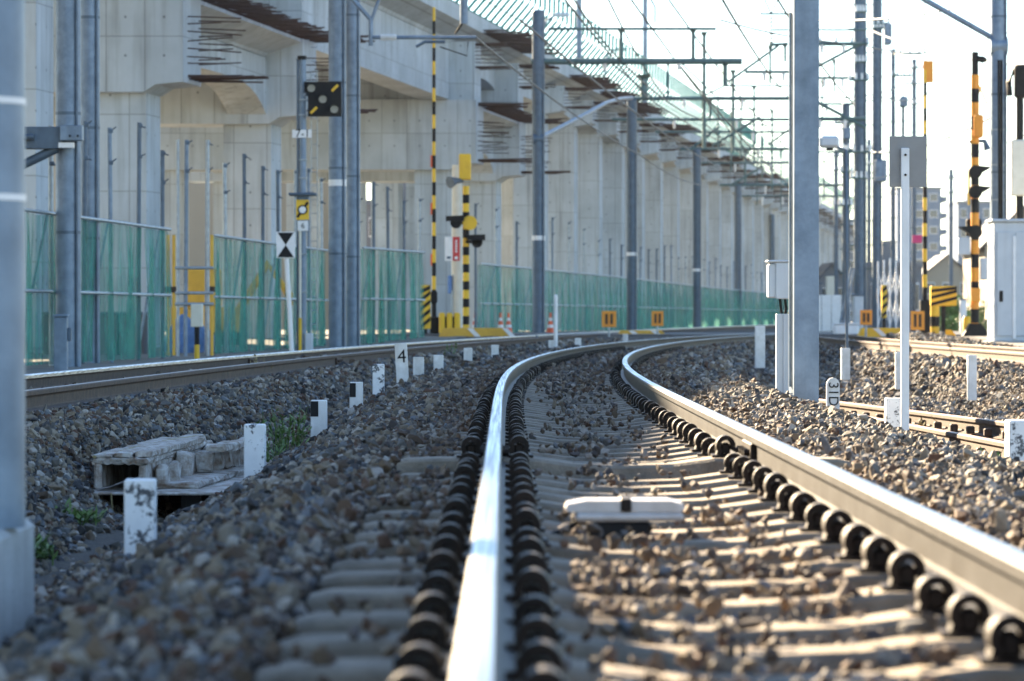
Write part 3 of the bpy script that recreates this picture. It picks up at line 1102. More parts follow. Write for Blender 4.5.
# things behind and in the gap of the fence
for x, label in ((168, 'thin yellow scaffold post at the left of the fence gap'), (174, 'second thin yellow scaffold post in the fence gap'), (212, 'yellow scaffold post at the right of the fence gap')):
    Y = 72.5
    t = thing('scaffold_post', label, 'post', (WX(x, Y), Y, -.15))
    MB().tube([(0, 0, 0), (0, 0, WZ(235, Y) + .15)], .035, 8).build('shaft', 'ochre', t)
    MB().bbox(-.08, .08, -.08, .08, 0, .02, .005).build('foot_plate', 'ochre', t)
    MB().bbox(-.06, .06, -.06, .06, 1.3, 1.42, .01).build('coupler', 'rail_rust', t)
t = thing('tube_scaffold', 'grey tube frame with three rungs standing in the fence gap', 'scaffold', (WX(178, 71), 71, -.15))
for x in (178, 208):
    MB().tube([(WX(x, 71) - t.location.x, 0, 0), (WX(x, 71) - t.location.x, 0, WZ(140, 71) + .15)], .032, 8).build('upright', 'pipe', t)
for y in (268, 293, 304):
    MB().tube([(-.05, -.06, WZ(y, 71) + .15), (WX(214, 71) - t.location.x, -.06, WZ(y, 71) + .15)], .03, 8).build('rung', 'pipe', t)
t = thing('meter_box', 'cream meter box on a black and yellow post in the fence gap', 'box', (WX(197, 66), 66, -.15))
MB().bbox(-.11, .11, -.08, .08, WZ(327, 66) + .15, WZ(304, 66) + .15, .015).build('housing', 'cream', t)
MB().tube([(0, 0, 0), (0, 0, .3)], .05, 8).build('lower_post', 'yellow', t)
MB().tube([(0, 0, .3), (0, 0, WZ(327, 66) + .15)], .045, 8).build('upper_post', 'black', t)


def lump(name, label, cat, x, Y, w, d, h, mt, seed, z0=-.2):
    r2 = random.Random(seed)
    bm = bmesh.new()
    bmesh.ops.create_icosphere(bm, subdivisions=3, radius=1)
    for v in bm.verts:
        f = 1 + .14 * math.sin(v.co.x * 5 + seed) * math.cos(v.co.y * 6) + r2.uniform(-.05, .05)
        v.co = Vector((v.co.x * w / 2 * f, v.co.y * d / 2 * f, max(v.co.z, -.15) * h * f))
    me = bpy.data.meshes.new(name)
    bm.to_mesh(me)
    bm.free()
    me.materials.append(M[mt])
    return tag(link(name, me, None, (WX(x, Y), Y, z0)), label, cat)


lump('tarpaulin', 'crumpled blue tarpaulin heap behind the fence gap', 'tarpaulin', 188, 77, 1.1, 1.0, .85, 'blue_tarp', 3)
for x0, x1, lab in ((45, 56, 'dark grey crate behind the netting, left of the paired poles'), (101, 119, 'dark grey crate behind the netting, right of the paired poles'), (121, 146, 'wider dark grey crate behind the netting, beside the first viaduct column')):
    Y = 74
    t = thing('crate', lab, 'crate', (WX(.5 * (x0 + x1), Y), Y, -.2), 0, 'dark crates behind the fence')
    w = WX(x1, Y) - WX(x0, Y)
    MB().bbox(-w / 2, w / 2, -.35, .35, 0, .9, .02).build('body', 'roof_dark', t)
    MB().bbox(-w / 2 - .02, w / 2 + .02, -.37, .37, .9, .96, .01).build('lid', 'galvanised_dark', t)
t = thing('excavator', 'small yellow site machine behind the netting by the second column', 'machine', (WX(205, 92), 92, -.1))
MB().bbox(-.9, .9, -.6, .6, .35, 1.0, .06).build('body', 'ochre', t)
MB().bbox(-.5, .4, -.5, .5, 1.0, 2.0, .06).build('cab', 'ochre', t)
MB().bbox(-1.0, 1.0, -.75, -.35, 0, .36, .1).build('track', 'rubber', t)
MB().bbox(-1.0, 1.0, .35, .75, 0, .36, .1).build('track', 'rubber', t)
MB().tube([(.8, 0, .8), (1.6, 0, 2.1), (2.3, 0, 1.1)], .12, 8).build('boom', 'ochre', t)

# small grey post beside the paired poles
t = thing('junction_box', 'short grey junction box post in front of the paired poles', 'post', (WX(61, 54), 54, -.2))
MB().bbox(-.1, .1, -.08, .08, 0, .86, .012).build('body', 'galvanised', t)
MB().bbox(-.115, .115, -.095, .095, .86, .9, .01).build('lid', 'galvanised', t)
MB().bbox(.101, .16, -.04, .04, .5, .7, .01).build('latch_box', 'galvanised_dark', t)

# ------------------------------------------------------------------ signals and signs beside the second track
Y = 78.0
zg = float(hgt(WX(303, Y), Y))
t = thing('signal_mast', 'slim grey signal mast with black three-lamp head and small number plates', 'signal', (WX(303, Y), Y, zg))
ZT = lambda y: WZ(y, Y) - zg
XT = lambda x: WX(x, Y) - WX(303, Y)
MB().tube([(0, 0, 0), (0, 0, ZT(60))], .075, 14).build('mast', 'galvanised', t)
MB().tube([(-.11, 0, 0), (-.11, 0, ZT(60))], .03, 8).build('conduit', 'galvanised_dark', t)
MB().tube([(-.02, 0, ZT(60)), (-.02, 0, ZT(56))], .1, 12).build('cap', 'black', t)
a = .1
pts = [(XT(305), ZT(93)), (XT(305), ZT(82.5)), (XT(342), ZT(82.5)), (XT(342), ZT(117)), (XT(308.5), ZT(117)), (XT(308.5), ZT(93))]
head = MB().prism(pts, .16, Matrix.Translation((0, -.26, 0))).build('signal_head', 'black', t)
for x, y in ((312, 89), (323.5, 100), (335, 110)):
    MB().tube([(XT(x), -.262, ZT(y)), (XT(x), -.28, ZT(y))], .085, 18).build('lens', 'lamp_glass', head)
    mb = MB()
    n = 9
    secs = []
    for yy in (-.262, -.40):
        secs.append([(XT(x) + .1 * math.cos(PI * k / n), yy, ZT(y) + .1 * math.sin(PI * k / n)) for k in range(n + 1)] + [(XT(x) + .092 * math.cos(PI * k / n), yy, ZT(y) + .092 * math.sin(PI * k / n)) for k in range(n, -1, -1)])
    mb.sweep(secs).build('hood', 'black', head)
for x, y in ((335.5, 89), (314.5, 111)):
    T = Matrix.Translation((XT(x), -.263, ZT(y))) @ Matrix.Rotation(-R(45), 4, 'Y')
    MB().bbox(-.095, .095, -.012, 0, -.028, .028, .004, T=T).build('yellow_bar', 'yellow', head)
MB().tube([(0, 0, ZT(95)), (.1, -.12, ZT(95))], .04, 8).build('head_bracket', 'galvanised', t)
pl = MB().bbox(XT(292.5), XT(312), -.1, -.085, ZT(138), ZT(130), .004).build('number_plate', 'white', t)
lettering('7-1', .24, pl, (0, -.104, ZT(134)), (PI / 2, 0, 0))
MB().bbox(XT(289), XT(317), -.25, .2, ZT(196), ZT(193), .02).build('step_plate', 'galvanised_dark', t)
MB().prism([(XT(297), ZT(196)), (XT(310), ZT(196)), (XT(306), ZT(202)), (XT(301), ZT(202))], .1, Matrix.Translation((0, -.1, 0))).build('step_bracket', 'galvanised_dark', t)
pl = MB().bbox(XT(296.5), XT(309.5), -.13, -.11, ZT(220), ZT(200), .004).build('yellow_sign', 'yellow', t)
T = Matrix.Translation((XT(303), -.133, ZT(210))) @ Matrix.Rotation(-R(55), 4, 'Y')
MB().box(-.2, .2, -.006, 0, -.028, .028, T=T).build('diagonal_bar', 'black', pl)
MB().tube([(XT(303), -.14, ZT(210)), (XT(303), -.146, ZT(210))], .105, 20).build('ring', 'black', pl)
MB().tube([(XT(303), -.147, ZT(210)), (XT(303), -.152, ZT(210))], .075, 20).build('disc', 'white', pl)
pl = MB().bbox(XT(298), XT(308.5), -.13, -.11, ZT(231), ZT(221), .004).build('number_plate', 'white', t)
lettering('6', .17, pl, (XT(303.3), -.134, ZT(226)), (PI / 2, 0, 0))
MB().tube([(XT(300.5), -.12, 0), (XT(300.5), -.12, ZT(231))], .03, 8).build('sign_post', 'cream', t)
MB().tube([(XT(300.5), -.12, .0), (XT(300.5), -.12, ZT(318))], .036, 8).build('post_sleeve', 'yellow', t)
for y in (100, 115, 160, 178, 254, 292):
    MB().bbox(-.09, .09, -.09, .09, ZT(y) - .02, ZT(y) + .02, .008).build('pipe_clamp', 'pipe', t)
lad = MB()
for x in (317, 311):
    lad.tube([(XT(x), .1, ZT(345)), (XT(x), .1, ZT(70))], .012, 5)
for k in range(22):
    lad.tube([(XT(311), .1, .3 + k * .3), (XT(317), .1, .3 + k * .3)], .01, 5)
lad.build('ladder', 'pipe', t)
MB().bbox(XT(305), XT(313), -.14, .1, 0, .4, .02).build('base_box', 'cabinet_grey', t)

Y = 73.0
zg = float(hgt(WX(292, Y), Y))
t = thing('track_sign', 'white sign with black hourglass on a leaning white post', 'sign', (WX(292, Y), Y, zg))
lean = WX(286, Y) - WX(292, Y)
MB().tube([(0, 0, 0), (lean, 0, WZ(250, Y) - zg)], .05, 10).build('post', 'white', t)
zc = WZ(245, Y) - zg
x0 = lean
w, h = .19, .265
pl = MB().bbox(x0 - w, x0 + w, -.09, -.07, zc - h, zc + h, .004).build('plate', 'white', t)
for s in (1, -1):
    MB().prism([(x0 - w * .86, zc + s * h * .94), (x0 + w * .86, zc + s * h * .94), (x0, zc)], .005, Matrix.Translation((0, -.097, 0))).build('triangle', 'black', pl)

# ------------------------------------------------------------------ low markers along the ballast edges
def stake(x, yt, yb, Y, label, w=.115, mt='white_chipped', black=False, rz=0.0, tilt=0.0, name='marker_stake'):
    X = WX(x, Y)
    z0, z1 = WZ(yb, Y), WZ(yt, Y)
    t = thing(name, label, 'marker', (X, Y, z0), rz, 'white marker stakes beside the main track')
    t.rotation_euler = (0, tilt, rz)
    MB().bbox(-w / 2, w / 2, -w / 2, w / 2, -.25, z1 - z0, .006).build('body', mt, t)
    if black:
        MB().bbox(-w / 2 + .001, -.002, -w / 2 - .004, -w / 2 + .004, (z1 - z0) * .32, (z1 - z0) - .008, .001).build('black_panel', 'black', t)
    return t


stake(140.5, 479, 562, 13.35, 'chipped white stake nearest the camera, before the broken trough', rz=.05)
stake(255, 424, 472, 19.7, 'chipped white stake at the right end of the broken trough')
stake(319, 400, 424, 27, 'white stake with black corner, nearer of the two', w=.12, mt='white_dirty', black=True)
stake(356.3, 382, 404, 31, 'white stake with black corner, farther of the two', w=.112, mt='white_dirty', black=True)
stake(378.5, 364, 388, 35, 'badly flaked white stake just before the numbered board', w=.112)
t = thing('number_board', 'white board numbered 4 standing in the ballast', 'sign', (WX(402.5, 38.5), 38.5, WZ(377, 38.5)))
t.rotation_euler = (0, R(-3), 0)
bd = MB().bbox(-.066, .066, -.012, .012, -.2, WZ(343, 38.5) - WZ(377, 38.5), .004).build('board', 'white_dirty', t)
lettering('4', .2, bd, (.005, -.014, .215), (PI / 2, 0, 0))
for x, y0, y1, Y, lab in ((418.5, 357, 371, 42, 'small white stake tucked behind the board numbered 4'), (438.5, 355, 366, 46, 'small white stake, first past the numbered board'), (468, 348, 358, 53, 'small white stake, second past the numbered board'), (495, 345, 354, 60, 'small white stake, third past the numbered board'), (578, 338, 346, 74, 'tiny white stake just right of the thin white post'), (625.5, 334, 341, 90, 'tiny white stake right beneath the orange crossing boards')):
    stake(x, y0, y1 + 3, Y, lab, w=.125, mt='white_dirty')
t = thing('white_post', 'thin white post at the ballast edge before the crossing', 'post', (WX(555.7, 78), 78, -.05))
MB().tube([(0, 0, -.2), (0, 0, WZ(296, 78) + .05)], .045, 10).build('shaft', 'white', t)
MB().bbox(-.16, -.04, -.06, .06, -.2, .2, .01).build('foot_block', 'white_dirty', t)
MB().tube([(0, 0, WZ(296, 78) + .05), (0, 0, WZ(294.5, 78) + .05)], [.045, .02], 10).build('cap', 'white', t)

stake(1024, 420, 482, 17.6, 'speckled white stake cut off by the right edge of the picture', w=.165, mt='white_chipped')
stake(894, 398, 440, 24.6, 'speckled white stake at the foot of the square sign post', w=.118)
t = thing('back_of_sign', 'thin white post carrying the grey back of a square sign', 'sign', (WX(905, 24.2), 24.2, WZ(440, 24.2)))
z0 = t.location.z
Zt = lambda y: WZ(y, 24.2) - z0
MB().bbox(-.027, .027, -.02, .02, -.25, Zt(148), .005).build('post', 'white', t)
pl = MB().bbox(WX(889.5, 24.2) - WX(905, 24.2), WX(927, 24.2) - WX(905, 24.2), .021, .027, Zt(187), Zt(136), .002).build('plate', 'sign_back', t)
for y in (155, 175):
    MB().tube([(0, -.019, Zt(y)), (0, -.03, Zt(y))], .008, 8).build('bolt', 'black', t)

t = thing('distance_post', 'rounded white stake lettered 31D beside the steel post', 'marker', (WX(833, 31), 31, WZ(408, 31)))
pts = [(-.056, -.25), (.056, -.25), (.056, .2)] + [(.056 * math.cos(a), .2 + .062 * math.sin(a)) for a in np.linspace(.3, PI - .3, 7)] + [(-.056, .2)]
bd = MB().prism(pts, .05, Matrix.Translation((0, -.025, 0))).build('body', 'white_dirty', t)
lettering('31D', .12, bd, (0, -.029, .12), (PI / 2, R(90), 0))
stake(760, 326, 352, 56, 'white stake in the ballast left of the equipment box', w=.15, mt='white_dirty')
stake(845.5, 348, 362, 50, 'small pale stake on the bank right of the steel post', w=.12, mt='white_dirty')
stake(899, 352, 369, 44, 'small pale stake on the bank behind the sign post', w=.09, mt='white_dirty')
stake(972, 355, 378, 40, 'small pale stake on the bank below the rusty track', w=.1, mt='white_dirty')

# ------------------------------------------------------------------ transponder between the rails
t = thing('transponder', 'flat white transponder box clipped down between the rails', 'transponder', (.372, 11.3, .0))
MB().bbox(-.155, .185, -.11, .13, .035, .062, .010).build('base_plate', 'plastic_white', t)
pts = [(-.17, .064), (-.185, .074), (-.178, .089), (-.12, .1), (.14, .1), (.182, .09), (.19, .076), (.175, .064)]
MB().prism(pts, .2, Matrix.Translation((0, -.1, 0))).build('housing', 'plastic_white', t)
MB().bbox(-.012, .022, -.108, .108, .066, .106, .004).build('strap', 'clip_steel', t)
MB().bbox(-.11, .08, -.09, .12, -.02, .034, .006).build('bracket', 'black', t)
MB().tube([(-.14, -.05, .03), (-.26, -.2, -.02)], .012, 6).build('cable', 'black', t)

# ------------------------------------------------------------------ broken cable trough in the ditch
t = thing('broken_trough', 'weathered broken trough with crumbling ribs lying over the dark ditch', 'trough', (-2.13, 20.0, -.285), -R(2.2))


def channel(mb, x0, x1, y0, y1, z0, z1, th):
    for a, b2 in ((x0, x0 + th), (x1 - th, x1)):
        mb.bbox(a, b2, y0, y1, z0, z1 - th - .001, .006)
    mb.bbox(x0 - .015, x1 + .015, y0, y1, z1 - th, z1, .008)


def rugged(mb, amp, seed):
    """broken, worn edges: cut the faces finer and push the points about"""
    me = mb.mesh('worn', 'wood_weathered')
    bm = bmesh.new()
    bm.from_mesh(me)
    bmesh.ops.remove_doubles(bm, verts=bm.verts, dist=1e-5)
    long = [e for e in bm.edges if e.calc_length() > .25]
    bmesh.ops.subdivide_edges(bm, edges=long, cuts=11, use_grid_fill=True)
    r2 = random.Random(seed)
    for v in bm.verts:
        v.co += Vector((r2.uniform(-1, 1), r2.uniform(-1, 1), r2.uniform(-1, .6))) * amp
    bm.to_mesh(me)
    bm.free()
    return me


mb = MB()
channel(mb, -.15, .13, 0, 3.0, 0, .17, .034)
link('trough_shell', rugged(mb, .007, 1), t)
for q, (xa, xb, yb) in enumerate(((-.17, -.06, 2.9), (-.05, .05, 3.3), (.06, .155, 2.5))):
    link('lid_board', rugged(MB().bbox(xa, xb, .05 * q, yb, .172, .19 + .008 * q, .005), .006, 20 + q), t)
for k in range(6):
    y = .3 + k * .44
    h = .17 * random.uniform(.7, 1.05)
    link('rib', rugged(MB().bbox(.14, .21 + random.uniform(-.02, .05), y, y + .16, .0, h, .02), .012, 30 + k), t)
link('ledge', rugged(MB().bbox(.13, .38, .3, 3.2, -.012, .02, .008, T=Matrix.Rotation(R(-2), 4, 'Z')), .009, 40), t)
link('top_rail', rugged(MB().bbox(.21, .33, 1.5, 3.1, .15, .195, .012, T=Matrix.Rotation(R(-3), 4, 'Z')), .009, 41), t)
for k in range(5):
    y = 1.6 + k * .3
    link('rib', rugged(MB().bbox(.22 + .02 * k, .31 + .02 * k, y, y + .15, .021, .149, .015), .012, 50 + k), t)
MB().bbox(-.36, .62, -.12, 3.9, -.03, -.014, .006).build('base_board', 'wood_weathered', t)
MB().tube([(-.1, 1.0, .18), (-.02, 2.2, .19), (.04, 3.2, .185)], .012, 6).build('root', 'leaf_dry', t)
MB().tube([(-.15, -.02, .178), (-.05, 1.4, .183), (-.02, 2.6, .18)], .010, 6).build('root', 'leaf_dry', t)
for x in (-.33, -.2, -.04, .05):
    MB().tube([(x, -.13, -.02), (x + .01, -.14, -.12), (x - .005, -.15, -.23)], .004, 5).build('dangling_wire', 'leaf_dry', t)
for x in (-.2, .35):
    MB().bbox(x - .06, x + .06, .3, 3.5, -.3, -.031, .01).build('support', 'roof_dark', t)


# ------------------------------------------------------------------ level crossing gear
def striped_post(t, z0, z1, r, n, c1='yellow', c2='black', x=0, y=0, nm='stripe'):
    for k in range(n):
        a, b2 = z0 + (z1 - z0) * k / n, z0 + (z1 - z0) * (k + 1) / n
        MB().tube([(x, y, a), (x, y, b2)], r, 12).build(nm, c1 if k % 2 == 0 else c2, t)


Y = 108.0
zg = .155
t = thing('crossing_signal', 'yellow and black crossing signal mast left of the tracks', 'signal', (WX(466, Y), Y, zg))
XT = lambda x: WX(x, Y) - WX(466, Y)
ZT = lambda y: WZ(y, Y) - zg
striped_post(t, 0, ZT(186), .10, 17)
MB().bbox(XT(459), XT(471), -.16, .16, ZT(180), ZT(154), .03).build('bell_box', 'yellow', t)
MB().tube([(XT(463), -.05, ZT(181)), (XT(456), -.25, ZT(181)), (XT(450), -.4, ZT(183))], [.05, .1, .19], 12).build('horn', 'galvanised_dark', t)
for x, y, d in ((456, 223, -1), (477, 242, 1)):
    MB().tube([(0, -.1, ZT(y)), (XT(x), -.1, ZT(y))], .04, 8).build('lamp_bracket', 'black', t)
    MB().tube([(XT(x), -.3 * (1 if d < 0 else -1), ZT(y)), (XT(x), .1 * (1 if d < 0 else -1), ZT(y))], .17, 16).build('lamp', 'black', t)
    MB().prism([(XT(x) - .3, ZT(y) + .05), (XT(x) + .25, ZT(y) + .05), (XT(x) + .25, ZT(y) + .22), (XT(x) - .3, ZT(y) + .2)], .3, Matrix.Translation((0, -.45, 0))).build('hood', 'black', t)
MB().tube([(XT(470), -.12, ZT(223)), (XT(470), -.2, ZT(223))], .22, 14).build('backplate', 'yellow', t)
bd = MB().bbox(XT(445), XT(452.6), -.28, -.25, ZT(261), ZT(237), .006).build('notice_board', 'white', t)
b2_ = MB().bbox(XT(452.8), XT(460), -.28, -.25, ZT(261), ZT(237), .006).build('notice_board', 'red', t)
for k in range(5):
    MB().box(XT(455.4), XT(457.4), -.286, -.281, ZT(242.2 + 2.6 * k), ZT(240.4 + 2.6 * k)).build('lettering_mark', 'white', b2_)
MB().tube([(XT(456.4), -.281, ZT(258)), (XT(456.4), -.287, ZT(258))], .05, 12).build('arrow_mark', 'white', b2_)
MB().box(XT(447), XT(451), -.286, -.281, ZT(259), ZT(256.5)).build('lettering_bar', 'galvanised_dark', bd)
t = thing('concrete_post', 'pale concrete post behind the crossing signal mast left of the tracks', 'post', (WX(457, 109.5), 109.5, .155))
MB().tube([(0, 0, 0), (0, 0, WZ(165, 109.5) - .155)], [.19, .15], 14).build('shaft', 'cream', t)
MB().bbox(-.28, -.16, -.2, .1, 1.2, 1.75, .02).build('blue_box', 'blue_tarp', t)
MB().tube([(-.15, -.18, 0), (-.15, -.18, 1.3)], .03, 6).build('conduit', 'pipe', t)

Y = 106.0
t = thing('crossing_barrier', 'raised black and yellow crossing barrier arm left of the tracks', 'barrier', (WX(434, Y), Y, .155))
za, zb = WZ(303, Y) - .155, 9.6
n = 22
for k in range(n):
    a, b2 = za + (zb - za) * k / n, za + (zb - za) * (k + 1) / n
    MB().tube([(0, 0, a), (0, 0, b2)], .062 - .02 * k / n, 8).build('arm_stripe', 'yellow' if k % 2 else 'black', t)
for zc in (3.5, 4.9, 2.0):
    MB().bbox(-.10, -.05, -.03, .03, zc, zc + .35, .008).build('reflector', 'cone_red', t)
MB().bbox(-.12, .16, -.2, .2, 0, .5, .03).build('drive_housing', 'black', t)
MB().bbox(-.1, .1, -.12, .12, .9, 1.25, .03).build('pivot', 'black', t)
MB().tube([(0, 0, .5), (0, 0, .92)], .07, 8).build('stand', 'black', t)


def striped_board(label, x0, x1, y0, y1, Y, zg, n=5):
    t = thing('striped_board', label, 'barrier', (WX(.5 * (x0 + x1), Y), Y, zg))
    w = (WX(x1, Y) - WX(x0, Y)) / 2
    za, zb = WZ(y1, Y) - zg, WZ(y0, Y) - zg
    MB().bbox(-w, w, 0, .25, za, zb, .02).build('panel', 'yellow', t)
    h = (zb - za) / n
    for k in range(n):
        p = [(-w + .003, za + k * h), (-w + .003, za + k * h + h * .48)]
        q = min(zb - .005, za + k * h + h * .48 + min(1.6 * w, h))
        p += [(w - .003, q), (w - .003, max(za, q - h * .48))]
        if q - p[0][1] > .1:
            MB().prism(p, .004, Matrix.Translation((0, -.008, 0))).build('diagonal_stripe', 'black', t)
    if za > .05:
        MB().bbox(-.05, .05, .05, .15, 0, za, .01).build('leg', 'black', t)
    return t


striped_board('tall black and yellow striped board at the end of the short netting fence', 420.5, 430.5, 285, 329, 103.5, .12)
t = thing('crossing_cabinet', 'low yellow box with black bars at the foot of the crossing signal', 'box', (WX(453, 105.5), 105.5, .155))
for x in (442, 449.5, 457):
    MB().bbox(WX(x - 3, 105.5) - t.location.x, WX(x + 3.2, 105.5) - t.location.x, -.12, .12, 0, .62, .04).build('bollard', 'yellow', t)
for x in (445.8, 453.3):
    MB().box(WX(x - .7, 105.5) - t.location.x, WX(x + .7, 105.5) - t.location.x, -.1, .1, .02, .5).build('black_bar', 'black', t)


def guard(label, x0, x1, Y, z0, h, stripes, mt='ochre', name='crossing_kerb'):
    t = thing(name, label, 'kerb', (WX(.5 * (x0 + x1), Y), Y, z0))
    w = (WX(x1, Y) - WX(x0, Y)) / 2
    MB().prism([(-w, 0), (w, 0), (w - h * .9, h), (-w + h * .5, h)], .5, Matrix.Translation((0, 0, 0))).build('body', mt, t)
    for x in stripes:
        q = WX(x, Y) - t.location.x
        MB().prism([(q + .1, .02), (q + .26, .02), (q + .02, h - .01), (q - .14, h - .01)], .012, Matrix.Translation((0, -.014, 0))).build('white_stripe', 'white', t)
    return t


guard('ochre kerb block with white stripes before the crossing signal', 438, 512, 101.0, .06, .28, (472, 507))
guard('ochre kerb block with white stripes between the two near tracks', 617, 668, 104.5, .06, .2, (633, 655))
guard('long yellow kerb block right of the steel post', 858, 908, 98, .1, .25, (878,), 'yellow')
guard('short yellow kerb block beside the striped board on the right', 941, 958, 97, .1, .2, (), 'yellow')


def orange_board(x, y0, y1, Y, label, w=.2):
    zb = .1
    t = thing('orange_board', label, 'sign', (WX(x, Y), Y, zb), 0, 'small orange crossing boards')
    a, b2 = WZ(y1, Y) - zb, WZ(y0, Y) - zb
    MB().tube([(0, 0, -.2), (0, 0, a)], .03, 8).build('post', 'pipe', t)
    pl = MB().bbox(-w, w, -.05, -.03, a, b2, .006).build('plate', 'orange', t)
    for s in (-1, 1):
        MB().box(s * w * .35 - .035, s * w * .35 + .035, -.056, -.0515, a + .08, b2 - .08).build('dark_bar', 'rail_rust', pl)
    return t


orange_board(609, 311, 327, 99, 'orange board with two bars, left one of the pair before the far netting')
orange_board(657.5, 311, 326, 103, 'orange board with two bars, right one of the pair before the far netting', .17)
orange_board(866, 310, 325, 96, 'orange board on the right, left of the white sign post', .16)
orange_board(917.5, 311, 330, 94, 'orange board on the right, between the sign post and striped board', .18)

for x, Y, lab in ((475, 114, 'orange traffic cone just right of the crossing signal'), (500.5, 115, 'orange traffic cone, left one of the close pair'), (508.5, 115.5, 'orange traffic cone, right one of the close pair'), (550.5, 115, 'orange traffic cone beside the first slate pole')):
    t = thing('traffic_cone', lab, 'cone', (WX(x, Y), Y, .1), 0, 'traffic cones beyond the crossing')
    MB().bbox(-.18, .18, -.18, .18, 0, .03, .01).build('base', 'cone_red', t)
    rr = [.14, .105, .085, .06, .045, .03]
    hs = [.03, .2, .3, .42, .52, .68]
    for i, mt in enumerate(('cone_red', 'white', 'cone_red', 'white', 'cone_red')):
        MB().tube([(0, 0, hs[i]), (0, 0, hs[i + 1])], [rr[i], rr[i + 1]], 14, cap=(i in (0, 4))).build('band', mt, t)

# ------------------------------------------------------------------ right side: masts, cabinet, crossing
Y = 95.0
zg = .13
t = thing('crossing_signal', 'tall orange and black crossing signal mast on the right', 'signal', (WX(975, Y), Y, zg))
XT = lambda x: WX(x, Y) - WX(975, Y)
ZT = lambda y: WZ(y, Y) - zg
striped_post(t, 0, ZT(75), .11, 19, 'orange', 'black')
MB().tube([(0, 0, ZT(75)), (0, 0, ZT(52))], .09, 12).build('top_tube', 'black', t)
MB().tube([(0, 0, ZT(58)), (.2, -.1, ZT(60)), (.3, -.1, ZT(60))], [.06, .1, .03], 10).build('siren', 'black', t)
MB().bbox(XT(973), XT(982.5), -.2, .1, ZT(138), ZT(115), .04).build('bell_box', 'orange', t)
for s in (-1, 1):
    T = Matrix.Translation((XT(981), .12, ZT(89))) @ Matrix.Rotation(s * R(24), 4, 'Y')
    MB().bbox(-.02, .02, 0, .02, -.42, .42, .004, T=T).build('cross_board', 'yellow', t)
MB().tube([(0, 0, ZT(141)), (.25, 0, ZT(141)), (.33, 0, ZT(150))], [.04, .06, .1], 8).build('horn', 'galvanised_dark', t)
MB().tube([(0, 0, ZT(141)), (-.15, 0, ZT(142))], .04, 8).build('side_lamp', 'black', t)
for y in (172, 192, 232):
    hd = MB().tube([(0, -.12, ZT(y)), (0, .12, ZT(y))], .18, 14).build('lamp', 'black', t)
    d = 1 if y < 220 else -1
    MB().prism([(.05 * d, ZT(y) - .1), (.45 * d, ZT(y) + .13), (.05 * d, ZT(y) + .17)], .3, Matrix.Translation((0, -.15, 0))).build('hood', 'black', t)
MB().bbox(-.2, .2, .13, .4, ZT(232) - .1, ZT(232) + .35, .03).build('relay_box', 'black', t)
MB().bbox(-.45, -.13, -.1, .1, ZT(255), ZT(238), .02).build('speaker', 'cabinet_grey', t)
MB().bbox(.13, .32, -.1, .1, ZT(280), ZT(258), .02).build('speaker', 'cabinet_grey', t)
MB().bbox(-.12, .12, -.16, -.12, ZT(302), ZT(288), .01).build('button_box', 'orange', t)
MB().tube([(-.16, 0, ZT(170)), (-.16, 0, ZT(205))], .03, 8).build('guard_tube', 'yellow', t)
MB().prism([(-.35, 0), (.4, 0), (.14, .35), (-.14, .35)], .4, Matrix.Translation((0, -.2, 0))).build('foot', 'black', t)

t = thing('crossing_barrier', 'raised yellow and black barrier arm on the right, behind the sign plate', 'barrier', (WX(925, 99), 99, .13))
za, zb = WZ(300, 99) - .13, WZ(70, 99) - .13
n = 18
for k in range(n):
    a, b2 = za + (zb - za) * k / n, za + (zb - za) * (k + 1) / n
    MB().tube([(0, 0, a), (0, 0, b2)], .065 - .02 * k / n, 8).build('arm_stripe', 'yellow' if k % 2 else 'black', t)
MB().bbox(-.05, .22, -.03, .03, zb - .35, zb + .25, .01).build('warning_flag', 'orange', t)
MB().tube([(0, 0, zb), (-.03, 0, zb + 2.2)], .014, 6).build('tip_rod', 'teal_wire', t)
MB().bbox(-.14, .14, -.18, .18, 0, za, .03).build('drive_housing', 'black', t)
MB().bbox(-.35, -.08, -.02, .02, WZ(243, 99) - .13, WZ(235, 99) - .13, .01).build('pink_tag', 'magenta', t)
striped_board('wide black and yellow striped board before the right crossing signal', 931, 957, 286, 306, 96.0, .12, 3)
t = thing('striped_bollard', 'yellow bollard with black stripe under the striped board', 'bollard', (WX(935, 95.5), 95.5, .12))
striped_post(t, 0, .82, .12, 3)
t = thing('yellow_bollard', 'plain yellow bollard left of the right crossing signal', 'bollard', (WX(967, 96.5), 96.5, .12))
MB().tube([(0, 0, 0), (0, 0, .5), (0, 0, .55)], [.12, .12, .08], 12).build('shaft', 'yellow', t)
MB().tube([(0, 0, 0), (0, 0, .05)], .16, 12).build('foot', 'black', t)

t = thing('signal_cabinet', 'large pale grey signalling cabinet at the right edge', 'cabinet', (WX(994, 82), 82, .0))
W = 2.0
bd = MB().bbox(0, W, 0, 1.1, .1, WZ(222, 82), .02).build('housing', 'cabinet_grey', t)
MB().bbox(-.06, W + .06, -.08, 1.16, WZ(222, 82) + .001, WZ(222, 82) + .07, .02).build('roof', 'cabinet_grey', t)
for x0, x1 in ((.06, .42), (.50, 1.2), (1.28, 1.94)):
    d = MB().bbox(x0, x1, -.035, -.002, .22, WZ(232, 82), .01).build('door', 'cabinet_grey', bd)
MB().bbox(.12, .2, -.065, -.036, 1.0, 1.25, .01).build('handle', 'black', bd)
MB().bbox(.42, .50, -.055, -.003, .15, WZ(236, 82), .01).build('white_strip', 'white', bd)
MB().bbox(-.1, W + .1, -.1, 1.2, -.15, .1, .02).build('plinth', 'concrete_base', t)

